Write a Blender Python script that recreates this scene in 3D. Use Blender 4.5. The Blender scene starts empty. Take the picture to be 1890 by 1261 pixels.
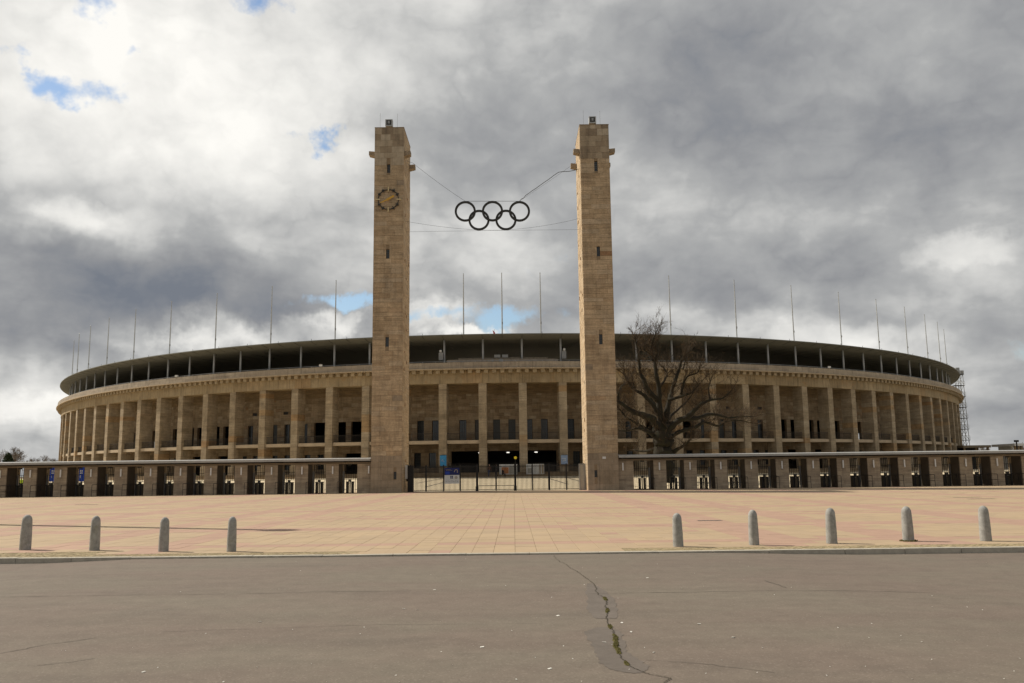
import bpy, bmesh, math, random
from mathutils import Vector, Matrix
random.seed(7)
R_ = math.radians
scn = bpy.context.scene
COL = scn.collection

# ------------------------------------------------------------------ camera
EYE, FPX = 1.92, 1600.0
PITCH, ROLL = 0.1478, 0.0120
_c, _s = math.cos(PITCH), math.sin(PITCH)
_r0, _u0, FW = Vector((1, 0, 0)), Vector((0, -_s, _c)), Vector((0, _c, _s))
RT = _r0 * math.cos(ROLL) - _u0 * math.sin(ROLL)
UP = _r0 * math.sin(ROLL) + _u0 * math.cos(ROLL)
cam = bpy.data.cameras.new('camera')
cam.lens = 36 * FPX / 1890; cam.sensor_width = 36; cam.clip_start = .1; cam.clip_end = 6000
camo = bpy.data.objects.new('camera', cam); COL.objects.link(camo)
camo.matrix_world = Matrix(((RT.x, UP.x, -FW.x, 0), (RT.y, UP.y, -FW.y, 0), (RT.z, UP.z, -FW.z, EYE), (0, 0, 0, 1)))
scn.camera = camo
def ray(u, v): return RT * ((u - 945) / FPX) + UP * ((630.5 - v) / FPX) + FW
def aty(u, v, y):
    d = ray(u, v); return d * (y / d.y) + Vector((0, 0, EYE))
def gnd(u, v, z=0.0):
    d = ray(u, v); return d * ((z - EYE) / d.z) + Vector((0, 0, EYE))

# ------------------------------------------------------------------ world: broken cloud over a blue sky
SUN_EL = R_(42); SUN_DIR = Vector((-.92, .39, 0)).normalized() * math.cos(SUN_EL) + Vector((0, 0, math.sin(SUN_EL)))
world = bpy.data.worlds.new('World'); scn.world = world; world.use_nodes = True
nt = world.node_tree; nt.nodes.clear()
def N(t, **k):
    n = nt.nodes.new(t)
    for a, b in k.items(): setattr(n, a, b)
    return n
def setin(n, i, v):
    if isinstance(v, bpy.types.NodeSocket): nt.links.new(v, n.inputs[i])
    else: n.inputs[i].default_value = v
def math_(op, a, b=None, c=None, clamp=False):
    n = N('ShaderNodeMath', operation=op); n.use_clamp = clamp
    setin(n, 0, a)
    if b is not None: setin(n, 1, b)
    if c is not None: setin(n, 2, c)
    return n.outputs[0]
def vmath(op, a, b=None, c=None):
    n = N('ShaderNodeVectorMath', operation=op); setin(n, 0, a)
    if b is not None: setin(n, 1, b)
    if c is not None: setin(n, 2, c)
    return n.outputs['Value'] if op in ('LENGTH', 'DOT_PRODUCT', 'DISTANCE') else n.outputs[0]
def noise_(vec, scale, detail, rough, lac=2.0):
    n = N('ShaderNodeTexNoise'); setin(n, 'Vector', vec); setin(n, 'Scale', scale); setin(n, 'Detail', detail); setin(n, 'Roughness', rough); setin(n, 'Lacunarity', lac)
    return n
def maprange(x, a, b, c, d, kind='SMOOTHSTEP'):
    n = N('ShaderNodeMapRange', interpolation_type=kind)
    for i, q in enumerate((x, a, b, c, d)): setin(n, i, q)
    return n.outputs[0]
tc = N('ShaderNodeTexCoord'); D = tc.outputs['Generated']
sx = N('ShaderNodeSeparateXYZ'); setin(sx, 0, D)
zc = math_('ADD', math_('MAXIMUM', sx.outputs[2], 0.0), .30)
cb = N('ShaderNodeCombineXYZ')
setin(cb, 0, math_('DIVIDE', sx.outputs[0], zc)); setin(cb, 1, math_('DIVIDE', sx.outputs[1], zc)); setin(cb, 2, math_('MULTIPLY', sx.outputs[2], 1.5))
P = cb.outputs[0]
warp = noise_(P, 1.8, 2, .55).outputs['Color']
P2 = vmath('MULTIPLY_ADD', vmath('SUBTRACT', warp, (.5, .5, .5)), (.35, .35, .35), P)
n1 = noise_(P2, 1.1, 8, .55).outputs[0]
n2 = noise_(vmath('ADD', P2, (-.11, .06, .08)), 1.1, 6, .54).outputs[0]
relief = math_('SUBTRACT', n1, n2)
dw = noise_(D, 6.0, 5, .58).outputs['Color']
DW = vmath('MULTIPLY_ADD', vmath('SUBTRACT', dw, (.5, .5, .5)), (.16, .16, .14), D)
dw2 = noise_(D, 13.0, 5, .62).outputs['Color']
DW2 = vmath('MULTIPLY_ADD', vmath('SUBTRACT', dw2, (.5, .5, .5)), (.13, .13, .08), D)
def blob(vec, u, v, rx, ry, amp, lo=0.0):
    c = ray(u, v).normalized(); k = 1650.0
    s = Vector((k / rx, k / max(rx, ry), k / ry))
    q = vmath('MULTIPLY_ADD', vec, tuple(s), tuple(-Vector((c.x * s.x, c.y * s.y, c.z * s.z))))
    return maprange(vmath('LENGTH', q), lo, 1.0, amp, 0.0)
def total(vec, lst, lo=0.0):
    acc = None
    for b in lst:
        o = blob(vec, *b, lo)
        acc = o if acc is None else math_('ADD', acc, o)
    return acc
BRIGHT = [(300, 60, 900, 380, .34), (230, 150, 560, 260, .22), (560, 330, 420, 260, .18), (150, 395, 190, 60, .34), (430, 300, 300, 120, .08),
          (110, 550, 620, 160, -.22), (30, 470, 330, 100, -.06), (400, 520, 330, 90, -.12), (860, 470, 240, 150, .28), (960, 60, 420, 200, .08),
          (850, 265, 260, 130, -.20), (1430, 130, 560, 190, -.17), (1640, 290, 460, 150, -.12), (1250, 540, 560, 120, -.20), (1120, 330, 330, 180, .12), (1700, 420, 420, 60, .12),
          (1790, 490, 200, 100, .26), (1640, 90, 220, 130, .24), (1800, 650, 300, 80, .16), (1250, 610, 420, 45, .22), (1560, 640, 300, 60, .22),
          (60, 735, 360, 110, .34), (1850, 800, 260, 90, .16)]
HOLES = [(116, 180, 95, 50, .88), (72, 108, 60, 26, .60), (60, 138, 46, 24, .5), (585, 254, 72, 42, .92), (650, 553, 115, 30, .90), (930, 588, 180, 40, .95), (790, 575, 80, 26, .6), (165, 12, 80, 45, .60),
         (500, 2, 80, 36, .70), (1260, 640, 60, 20, .55), (235, 90, 50, 30, .5), (1880, 630, 90, 34, .55), (205, 165, 70, 30, .5)]
CUMUL = [(400, 610, 120, 62, .34), (330, 640, 150, 50, .22), (560, 612, 170, 45, .30), (640, 592, 80, 36, .30), (880, 616, 110, 22, .45), (790, 580, 70, 50, .28), (1760, 470, 120, 40, .16), (1500, 628, 240, 36, .14), (150, 395, 90, 30, .12), (40, 740, 120, 40, .18)]
br = math_('ADD', total(DW, BRIGHT), total(DW2, CUMUL, .35))
ho = total(DW2, HOLES)
wisp = math_('MULTIPLY', math_('SUBTRACT', noise_(D, 22.0, 4, .66).outputs[0], .5), 1.0)
cover = math_('SUBTRACT', math_('ADD', math_('MULTIPLY_ADD', n1, .8, .42), wisp), ho)
mask = maprange(cover, .0, .58, 0.0, 1.0)
def billow(vec, sc, det):
    return math_('ABSOLUTE', math_('SUBTRACT', noise_(vec, sc, det, .50).outputs[0], .5))
DP = vmath('MULTIPLY_ADD', vmath('SUBTRACT', dw2, (.5, .5, .5)), (.05, .05, .05), D)
QV = vmath('MULTIPLY', DP, (1, 1, 1.35))
puff = math_('SUBTRACT', math_('ADD', billow(QV, 7.0, 3), billow(vmath('ADD', QV, (3.1, 1.7, .4)), 15.0, 3)), .16)
fine = math_('SUBTRACT', noise_(QV, 6.0, 6, .62).outputs[0], .5)
b0 = math_('ADD', math_('MULTIPLY_ADD', relief, 1.45, .44), br)
b1 = math_('ADD', b0, math_('MULTIPLY', fine, .26))
b1 = math_('ADD', b1, math_('MULTIPLY', puff, .50))
b2 = math_('ADD', b1, math_('MULTIPLY', math_('SUBTRACT', n1, .5), -.30), clamp=True)
ramp = N('ShaderNodeValToRGB'); setin(ramp, 0, b2)
els = ramp.color_ramp.elements
stops = [(0.0, (.185, .205, .242)), (.22, (.290, .297, .312)), (.45, (.425, .430, .430)), (.68, (.68, .676, .655)), (1.0, (1.0, .98, .93))]
while len(els) < len(stops): els.new(.5)
for e, (p, c) in zip(els, stops): e.position = p; e.color = (*c, 1)
sky = N('ShaderNodeTexSky', sky_type='NISHITA'); sky.sun_disc = False; sky.sun_elevation = SUN_EL; sky.sun_rotation = math.atan2(SUN_DIR.x, SUN_DIR.y)
sky.altitude = 50; sky.air_density = 1.2; sky.dust_density = .6; sky.ozone_density = 2.0
bg1 = N('ShaderNodeBackground'); setin(bg1, 0, sky.outputs[0]); setin(bg1, 1, .12)
bg2 = N('ShaderNodeBackground'); setin(bg2, 0, ramp.outputs[0]); setin(bg2, 1, 1.0)
mx = N('ShaderNodeMixShader'); setin(mx, 0, mask); nt.links.new(bg1.outputs[0], mx.inputs[1]); nt.links.new(bg2.outputs[0], mx.inputs[2])
wo = N('ShaderNodeOutputWorld'); nt.links.new(mx.outputs[0], wo.inputs[0])

world.cycles.sampling_method = 'MANUAL'; world.cycles.sample_map_resolution = 512
# ------------------------------------------------------------------ sun, exposure
sl = bpy.data.lights.new('sun', 'SUN'); sl.energy = 5.0; sl.angle = R_(.6); sl.color = (1, .92, .80)
so = bpy.data.objects.new('sun', sl); COL.objects.link(so); so.location = (-60, 20, 90)
so.rotation_euler = SUN_DIR.to_track_quat('Z', 'Y').to_euler()
scn.cycles.max_bounces = 5; scn.cycles.diffuse_bounces = 3; scn.cycles.glossy_bounces = 2
vs = scn.view_settings; vs.view_transform = 'Standard'; vs.look = 'None'; vs.exposure = 0; vs.gamma = 1; vs.use_curve_mapping = False

# ------------------------------------------------------------------ materials
def mat(name, col, rough=.8, metal=0.0, col2=None, nscale=3.0, var=.25, bump=0.0, bscale=30.0, tint=None, streak=0.0, spec=.3, ramp=None, course=None, stain=None):
    """tint: None | 'object' | 'attr' picks a colour from ramp per piece"""
    global nt
    m = bpy.data.materials.new(name); m.use_nodes = True; nt = m.node_tree; nt.nodes.clear()
    out = N('ShaderNodeOutputMaterial'); pb = N('ShaderNodeBsdfPrincipled'); nt.links.new(pb.outputs[0], out.inputs[0])
    setin(pb, 'Roughness', rough); setin(pb, 'Metallic', metal); setin(pb, 'Specular IOR Level', spec)
    geo = N('ShaderNodeNewGeometry'); pos = geo.outputs['Position']
    if tint:
        if tint == 'object': t = N('ShaderNodeObjectInfo').outputs['Random']
        else:
            a = N('ShaderNodeAttribute', attribute_name='tint'); t = a.outputs['Fac']
        rp = N('ShaderNodeValToRGB'); rp.color_ramp.interpolation = 'LINEAR'; setin(rp, 0, t)
        e = rp.color_ramp.elements
        while len(e) < len(ramp): e.new(.5)
        for q, (p, c) in zip(e, ramp): q.position = p; q.color = (*c, 1)
        base = rp.outputs[0]
    else:
        rgb = N('ShaderNodeRGB'); rgb.outputs[0].default_value = (*col, 1); base = rgb.outputs[0]
    def mixc(fac, a, b, blend='MIX'):
        n = N('ShaderNodeMix', data_type='RGBA', blend_type=blend); setin(n, 0, fac); setin(n, 6, a); setin(n, 7, b); return n.outputs[2]
    n_ = noise_(pos, nscale, 6, .6).outputs[0]
    if col2 is not None:
        base = mixc(maprange(n_, .42, .62, 0.0, 1.0), base, (*col2, 1))
    if var:
        f = maprange(n_, .25, .75, 1 - var, 1 + var * .5, 'LINEAR')
        base = mixc(1.0, base, N_rgb(f), 'MULTIPLY')
        f2 = maprange(noise_(pos, nscale * 9, 4, .6).outputs[0], .25, .75, 1 - var * .6, 1 + var * .4, 'LINEAR')
        base = mixc(1.0, base, N_rgb(f2), 'MULTIPLY')
    if streak:
        sp = vmath('MULTIPLY', pos, (2.2, 2.2, .16))
        f = maprange(noise_(sp, 1.6, 5, .6).outputs[0], .45, .75, 1.0, 1 - streak)
        base = mixc(1.0, base, N_rgb(f), 'MULTIPLY')
    if course:
        wv = noise_(vmath('MULTIPLY', pos, (.5, .5, course)), 1.0, 3, .7).outputs[0]
        base = mixc(1.0, base, N_rgb(maprange(wv, .30, .7, .72, 1.16, 'LINEAR')), 'MULTIPLY')
    if stain:
        f = maprange(noise_(pos, stain[0], 5, .65).outputs[0], stain[1], stain[1] + .14, 0.0, stain[2])
        base = mixc(f, base, (*stain[3], 1))
    setin(pb, 'Base Color', base)
    if bump:
        b = N('ShaderNodeBump'); setin(b, 'Strength', 1.0); setin(b, 'Distance', bump); setin(b, 'Height', noise_(pos, bscale, 6, .65).outputs[0]); nt.links.new(b.outputs[0], pb.inputs['Normal'])
    return m
def N_rgb(f):
    c = N('ShaderNodeCombineXYZ')
    for i in range(3): nt.links.new(f, c.inputs[i])
    return c.outputs[0]
M = {}
TOWER = [(0, (.45, .330, .205)), (.3, (.51, .382, .240)), (.7, (.55, .418, .268)), (.93, (.53, .418, .285)), (1, (.46, .325, .195))]
TOPR = [(0, (.27, .21, .145)), (.35, (.36, .285, .195)), (.7, (.44, .36, .255)), (1, (.48, .405, .30))]
COLR = [(0, (.32, .25, .165)), (.3, (.40, .318, .215)), (.6, (.37, .292, .195)), (.88, (.43, .35, .245)), (.93, (.42, .29, .16)), (1, (.37, .24, .125))]
WALLR = [(0, (.26, .19, .12)), (.4, (.33, .25, .16)), (.8, (.37, .285, .19)), (.93, (.44, .36, .255)), (1, (.31, .195, .11))]
GATER = [(0, (.33, .262, .19)), (.5, (.385, .31, .222)), (1, (.43, .35, .25))]
SANDR = [(0, (.395, .296, .192)), (.5, (.410, .306, .196)), (1, (.425, .317, .198))]
PINKR = [(0, (.388, .254, .188)), (.5, (.398, .260, .190)), (1, (.408, .268, .192))]
PARR = [(0, (.33, .275, .215)), (.5, (.37, .31, .24)), (1, (.41, .345, .265))]
ENTR = [(0, (.31, .235, .14)), (.4, (.36, .278, .17)), (.8, (.40, .315, .2)), (1, (.36, .24, .125))]
M['tower'] = mat('tower_stone', None, .9, nscale=.8, var=.36, bump=.012, bscale=14, tint='object', ramp=TOWER, streak=.22, course=9)
M['tower_a'] = mat('tower_stone_side', None, .9, nscale=1.2, var=.22, bump=.012, bscale=14, tint='attr', ramp=TOWER, streak=.2, course=9)
M['tower_top'] = mat('tower_top_stone', None, .9, nscale=2.0, var=.25, bump=.012, bscale=14, tint='object', ramp=TOPR, streak=.3)
M['tower_low'] = mat('tower_plinth_stone', None, .9, nscale=1.5, var=.28, bump=.012, bscale=14, tint='object', ramp=[(0, (.30, .235, .16)), (1, (.37, .295, .21))], streak=.25)
M['mortar'] = mat('mortar', (.27, .20, .125), .95, var=.2)
M['patch'] = mat('repair_stone', (.34, .27, .19), .9, nscale=3, var=.4, bump=.01)
M['rust'] = mat('iron_stained_stone', (.33, .20, .11), .9, nscale=3, var=.4, bump=.01)
M['col'] = mat('column_stone', None, .9, nscale=1.1, var=.34, bump=.012, bscale=12, tint='object', ramp=COLR, streak=.16, course=7)
M['col_a'] = mat('column_stone_far', None, .9, nscale=1.1, var=.34, bump=.012, bscale=12, tint='attr', ramp=COLR, streak=.16, course=7)
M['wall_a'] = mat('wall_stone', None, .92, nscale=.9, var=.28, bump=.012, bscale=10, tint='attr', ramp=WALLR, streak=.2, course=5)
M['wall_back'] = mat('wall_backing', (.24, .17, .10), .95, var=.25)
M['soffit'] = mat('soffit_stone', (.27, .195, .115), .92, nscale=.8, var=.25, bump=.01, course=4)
M['ent'] = mat('entablature_stone', None, .9, nscale=1.0, var=.25, bump=.012, bscale=10, tint='object', ramp=ENTR, streak=.42, stain=(1.1, .56, .45, (.33, .19, .08)))
M['bracket'] = mat('bracket_stone', (.38, .30, .195), .9, nscale=1.5, var=.3, bump=.01)
M['cornice'] = mat('cornice_stone', (.44, .35, .245), .9, nscale=1.2, var=.22, bump=.01, streak=.15)
M['parapet'] = mat('parapet_stone', None, .9, nscale=1.0, var=.22, bump=.012, bscale=9, tint='object', ramp=PARR, streak=.3)
M['gate'] = mat('gate_stone', None, .9, nscale=1.3, var=.22, bump=.01, bscale=14, tint='attr', ramp=GATER, streak=.15, course=10)
M['concrete'] = mat('pale_concrete', (.42, .40, .35), .85, nscale=1.2, var=.22, bump=.006, streak=.2)
M['slabedge'] = mat('gallery_slab_stone', (.46, .37, .26), .88, nscale=1.0, var=.2, bump=.006)
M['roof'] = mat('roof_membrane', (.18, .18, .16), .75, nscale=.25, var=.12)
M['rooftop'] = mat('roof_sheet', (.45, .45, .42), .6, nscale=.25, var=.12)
M['post'] = mat('grey_painted_steel', (.46, .47, .47), .5, metal=.1, var=.12)
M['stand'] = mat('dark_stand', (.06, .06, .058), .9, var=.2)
M['darkmetal'] = mat('dark_iron', (.022, .021, .02), .55, metal=.3, var=.15)
M['railiron'] = mat('railing_iron', (.045, .04, .035), .6, metal=.2, var=.15)
M['greymetal'] = mat('galvanised_steel', (.30, .30, .29), .45, metal=.5, var=.15)
M['ring'] = mat('weathered_dark_steel', (.050, .050, .046), .6, metal=.3, var=.2)
M['gold'] = mat('gilded_metal', (.60, .34, .06), .38, metal=.55, var=.1)
M['palegold'] = mat('pale_gilded_metal', (.62, .50, .28), .45, metal=.4, var=.1)
M['sideshade'] = mat('dark_brown_side_shade', (.075, .057, .041), .7, var=.2)  # interior shade of the pillar sides, put into a dark brown colour
M['white'] = mat('white_lamp_glass', (.78, .78, .76), .35, var=.05)
M['whitepaint'] = mat('white_paint', (.66, .66, .64), .55, var=.08)
M['glass'] = mat('dark_window_glass', (.035, .042, .045), .12, var=.1, spec=.6)
M['door'] = mat('grey_door_paint', (.075, .08, .078), .5, var=.12)
M['frame'] = mat('dark_window_frame', (.05, .05, .048), .5, var=.1)
M['canopy'] = mat('canopy_zinc', (.40, .40, .385), .5, metal=.1, nscale=.8, var=.18, streak=.1)
M['soffitboard'] = mat('canopy_soffit', (.22, .175, .12), .85, var=.15)
M['bark'] = mat('oak_bark', (.036, .029, .020), .95, col2=(.028, .027, .015), nscale=2.5, var=.5, bump=.06, bscale=7)
M['twig'] = mat('oak_twigs', (.075, .053, .032), .95, nscale=2, var=.3)
M['fartwig'] = mat('far_bare_twigs', (.17, .14, .115), .95, nscale=.5, var=.3)
M['leaf'] = mat('withered_oak_leaf', (.20, .115, .045), .9, var=.3)
M['ever'] = mat('evergreen_foliage', (.030, .045, .022), .9, nscale=1.5, var=.4)
M['granite'] = mat('bollard_granite', (.34, .335, .31), .85, nscale=9, var=.35, bump=.006, bscale=60, stain=(3.0, .58, .5, (.22, .22, .15)))
M['kerb'] = mat('kerb_granite', (.42, .385, .315), .85, nscale=6, var=.25, bump=.003, bscale=80)
M['cobble'] = mat('cobble', None, .9, nscale=9, var=.2, tint='attr', ramp=[(0, (.30, .24, .14)), (1, (.43, .345, .20))])
M['moss'] = mat('moss', (.120, .110, .028), .95, col2=(.15, .125, .045), nscale=30, var=.4, bump=.006, bscale=160)
M['crack'] = mat('crack_shadowed_dirt', (.060, .050, .034), .95, var=.3)
M['tar'] = mat('old_tar_patch', (.146, .123, .103), .85, nscale=1.6, var=.22, bump=.003, bscale=160)
M['seam'] = mat('tar_seam', (.125, .108, .088), .9, nscale=8, var=.3)
M['litter'] = mat('paper_litter', (.70, .68, .62), .8, var=.15)
M['blue'] = mat('blue_banner', (.018, .055, .36), .6, var=.1)
M['navy'] = mat('navy_sign', (.012, .02, .12), .5, var=.2)
M['cyan'] = mat('cyan_banner', (.045, .26, .52), .6, nscale=4, var=.25)
M['paleblue'] = mat('pale_blue_banner', (.27, .36, .52), .6, nscale=3, var=.2)
M['orange'] = mat('orange_panel', (.52, .21, .08), .7, nscale=3, var=.3)
M['red'] = mat('red_flag', (.42, .035, .04), .8, var=.2)
M['yellow'] = mat('yellow_sign', (.72, .60, .04), .5, var=.1)
M['hiviz'] = mat('hiviz_fabric', (.45, .62, .05), .8, var=.1)
M['skin'] = mat('skin', (.50, .32, .23), .6, var=.08)
M['hair'] = mat('hair', (.05, .035, .025), .8, var=.2)
M['denim'] = mat('blue_denim', (.05, .07, .13), .9, var=.2)
M['black'] = mat('black_fabric', (.02, .02, .022), .9, var=.2)
M['lightblue'] = mat('light_blue_fabric', (.20, .34, .46), .9, var=.2)
M['brown'] = mat('brown_fabric', (.15, .075, .045), .9, var=.2)
M['shrub'] = mat('shrub_leaf', (.07, .10, .02), .85, var=.3)
M['ground'] = mat('grass_ground', (.10, .10, .05), .95, nscale=.2, var=.3)
M['fore'] = mat('forecourt_gravel', (.60, .50, .34), .9, nscale=.5, var=.10, bump=.004, bscale=20)
M['lampglow'] = bpy.data.materials.new('lit_ceiling_lamp'); M['lampglow'].use_nodes = True
_p = M['lampglow'].node_tree.nodes['Principled BSDF']; _p.inputs['Emission Color'].default_value = (1, .95, .85, 1); _p.inputs['Emission Strength'].default_value = 1.2
M['sand'] = mat('sand_paving', None, .85, nscale=.35, var=.10, bump=.002, bscale=60, tint='attr', ramp=SANDR, stain=(.22, .56, .28, (.33, .27, .19)))
M['pink'] = mat('pink_paving', None, .85, nscale=.35, var=.10, bump=.002, bscale=60, tint='attr', ramp=PINKR)
M['sand_o'] = mat('sand_paving_slab', None, .85, nscale=.35, var=.10, bump=.002, bscale=60, tint='object', ramp=SANDR)
M['pink_o'] = mat('pink_paving_slab', None, .85, nscale=.35, var=.10, bump=.002, bscale=60, tint='object', ramp=PINKR)
M['joint'] = mat('paving_joint_sand', (.17, .115, .06), .95, nscale=2, var=.3)
def asphalt():
    global nt
    m = bpy.data.materials.new('old_asphalt'); m.use_nodes = True; nt = m.node_tree; nt.nodes.clear()
    out = N('ShaderNodeOutputMaterial'); pb = N('ShaderNodeBsdfPrincipled'); nt.links.new(pb.outputs[0], out.inputs[0])
    setin(pb, 'Roughness', .88); setin(pb, 'Specular IOR Level', .25)
    pos = N('ShaderNodeNewGeometry').outputs['Position']
    def mixc(fac, a, b, blend='MIX'):
        n = N('ShaderNodeMix', data_type='RGBA', blend_type=blend); setin(n, 0, fac); setin(n, 6, a); setin(n, 7, b); return n.outputs[2]
    big = noise_(vmath('MULTIPLY', pos, (.55, .9, 1)), .45, 5, .6).outputs[0]
    c = mixc(maprange(big, .35, .65, 0., 1.), (.165, .131, .105, 1), (.166, .141, .110, 1))
    strk = noise_(vmath('MULTIPLY', pos, (.12, 1.6, 1)), 1.0, 4, .6).outputs[0]
    c = mixc(1.0, c, N_rgb(maprange(strk, .3, .7, .93, 1.05, 'LINEAR')), 'MULTIPLY')
    dk = noise_(vmath('MULTIPLY', pos, (.35, .8, 1)), .8, 6, .68).outputs[0]
    c = mixc(maprange(dk, .52, .70, 0., .40), c, (.118, .098, .080, 1))
    tyre = noise_(vmath('MULTIPLY', pos, (.06, 3.2, 1)), 1.0, 5, .7).outputs[0]
    c = mixc(maprange(tyre, .58, .72, 0., .28), c, (.115, .098, .080, 1))
    med = noise_(pos, 3.0, 6, .65).outputs[0]
    c = mixc(1.0, c, N_rgb(maprange(med, .3, .7, .90, 1.08, 'LINEAR')), 'MULTIPLY')
    gr = noise_(pos, 90.0, 3, .7).outputs[0]
    c = mixc(1.0, c, N_rgb(maprange(gr, .25, .75, .84, 1.16, 'LINEAR')), 'MULTIPLY')
    vo = N('ShaderNodeTexVoronoi'); setin(vo, 'Vector', pos); setin(vo, 'Scale', 55.0)
    sep = N('ShaderNodeSeparateColor'); nt.links.new(vo.outputs['Color'], sep.inputs[0])
    c = mixc(maprange(sep.outputs[0], .90, .97, 0., .28), c, (.32, .27, .22, 1))
    c = mixc(maprange(sep.outputs[1], .92, .97, 0., .35), c, (.09, .075, .06, 1))
    setin(pb, 'Base Color', c)
    b = N('ShaderNodeBump'); setin(b, 'Distance', .006); setin(b, 'Strength', .8); setin(b, 'Height', noise_(pos, 70.0, 4, .7).outputs[0]); nt.links.new(b.outputs[0], pb.inputs['Normal'])
    return m
M['asphalt'] = asphalt()

# ------------------------------------------------------------------ mesh helpers
class MB:
    def __init__(s): s.v = []; s.f = []; s.m = []; s.t = []
    def add(s, vs, fs, mi=0, tint=0.5):
        o = len(s.v); s.v += [tuple(v) for v in vs]; s.f += [tuple(i + o for i in f) for f in fs]
        s.m += [mi] * len(fs); s.t += [tint] * len(fs)
    def hexa(s, b, t, mi=0, tint=.5, bottom=True):      # four bottom + four top points
        s.add(list(b) + list(t), ([(3, 2, 1, 0)] if bottom else []) + [(4, 5, 6, 7), (0, 1, 5, 4), (1, 2, 6, 5), (2, 3, 7, 6), (3, 0, 4, 7)], mi, tint)
    def box(s, x0, x1, y0, y1, z0, z1, mi=0, tint=.5, X=None, bottom=True):
        b = [Vector(p) for p in ((x0, y0, z0), (x1, y0, z0), (x1, y1, z0), (x0, y1, z0))]
        t = [Vector((p.x, p.y, z1)) for p in b]
        if X is not None: b = [X @ p for p in b]; t = [X @ p for p in t]
        s.hexa(b, t, mi, tint, bottom)
    def tube(s, pts, rads, n=8, mi=0, caps=True, tint=.5):
        pts = [Vector(p) for p in pts]
        if not hasattr(rads, '__len__'): rads = [rads] * len(pts)
        o = len(s.v); prev = None
        for i, p in enumerate(pts):
            d = (pts[min(i + 1, len(pts) - 1)] - pts[max(i - 1, 0)])
            d = d.normalized() if d.length > 1e-9 else Vector((0, 0, 1))
            if prev is None:
                a = Vector((0, 0, 1)) if abs(d.z) < .9 else Vector((1, 0, 0))
                e1 = d.cross(a).normalized()
            else:
                e1 = (prev - d * prev.dot(d)); e1 = e1.normalized() if e1.length > 1e-6 else d.orthogonal().normalized()
            prev = e1; e2 = d.cross(e1)
            for k in range(n):
                a = 2 * math.pi * k / n
                s.v.append(tuple(p + (e1 * math.cos(a) + e2 * math.sin(a)) * rads[i]))
        fs = []
        for i in range(len(pts) - 1):
            for k in range(n):
                fs.append((o + i * n + k, o + i * n + (k + 1) % n, o + (i + 1) * n + (k + 1) % n, o + (i + 1) * n + k))
        if caps:
            fs.append(tuple(o + k for k in reversed(range(n)))); fs.append(tuple(o + (len(pts) - 1) * n + k for k in range(n)))
        s.f += fs; s.m += [mi] * len(fs); s.t += [tint] * len(fs)
    def lathe(s, prof, c=(0, 0, 0), n=20, mi=0):
        o = len(s.v)
        for r, z in prof:
            for k in range(n):
                a = 2 * math.pi * k / n; s.v.append((c[0] + r * math.cos(a), c[1] + r * math.sin(a), c[2] + z))
        fs = []
        for i in range(len(prof) - 1):
            for k in range(n): fs.append((o + i * n + k, o + i * n + (k + 1) % n, o + (i + 1) * n + (k + 1) % n, o + (i + 1) * n + k))
        fs.append(tuple(o + k for k in reversed(range(n)))); fs.append(tuple(o + (len(prof) - 1) * n + k for k in range(n)))
        s.f += fs; s.m += [mi] * len(fs); s.t += [.5] * len(fs)
    def mesh(s, name, mats):
        me = bpy.data.meshes.new(name); me.from_pydata(s.v, [], s.f); me.update()
        for m in (mats if isinstance(mats, (list, tuple)) else [mats]): me.materials.append(m)
        me.polygons.foreach_set('material_index', s.m)
        at = me.attributes.new('tint', 'FLOAT', 'FACE'); at.data.foreach_set('value', s.t)
        return me
    def build(s, name, mats, parent=None, loc=None, smooth=False):
        """vertices are in world space unless loc is given"""
        me = s.mesh(name, mats)
        o = bpy.data.objects.new(name, me); COL.objects.link(o)
        if parent is not None:
            o.parent = parent; o.matrix_parent_inverse = WM[parent.name].inverted()
        if loc is not None: o.location = loc
        if smooth: me.polygons.foreach_set('use_smooth', [True] * len(me.polygons))
        WM[o.name] = (WM[parent.name] @ o.matrix_parent_inverse @ Matrix.Translation(o.location)) if parent is not None else Matrix.Translation(o.location)
        return o
WM = {}
def tag(o, label, cat, group=None):
    o['label'] = label; o['category'] = cat
    if group: o['group'] = group
    return o
def struct(o): o['kind'] = 'structure'; return o
def stuff(o): o['kind'] = 'stuff'; return o
def empty(name, loc, label=None, cat=None, group=None):
    o = bpy.data.objects.new(name, None); COL.objects.link(o); o.location = loc; o.empty_display_size = .3
    WM[o.name] = Matrix.Translation(Vector(loc))
    if label: tag(o, label, cat, group)
    return o
_unit = {}
def unit_mesh(key, mats):
    if key not in _unit:
        b = MB(); b.box(-.5, .5, -.5, .5, -.5, .5); _unit[key] = b.mesh(key, mats)
    return _unit[key]
def piece(name, key, mats, parent, center, size, ang=0.0):
    """a block that shares the unit mesh"""
    o = bpy.data.objects.new(name, unit_mesh(key, mats)); COL.objects.link(o)
    o.parent = parent; o.matrix_parent_inverse = WM[parent.name].inverted()
    o.location = center; o.scale = size; o.rotation_euler = (0, 0, ang)
    return o
def ordn(i): return ['zeroth', 'first', 'second', 'third', 'fourth', 'fifth', 'sixth', 'seventh', 'eighth', 'ninth', 'tenth', 'eleventh', 'twelfth', 'thirteenth', 'fourteenth', 'fifteenth'][i]

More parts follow.
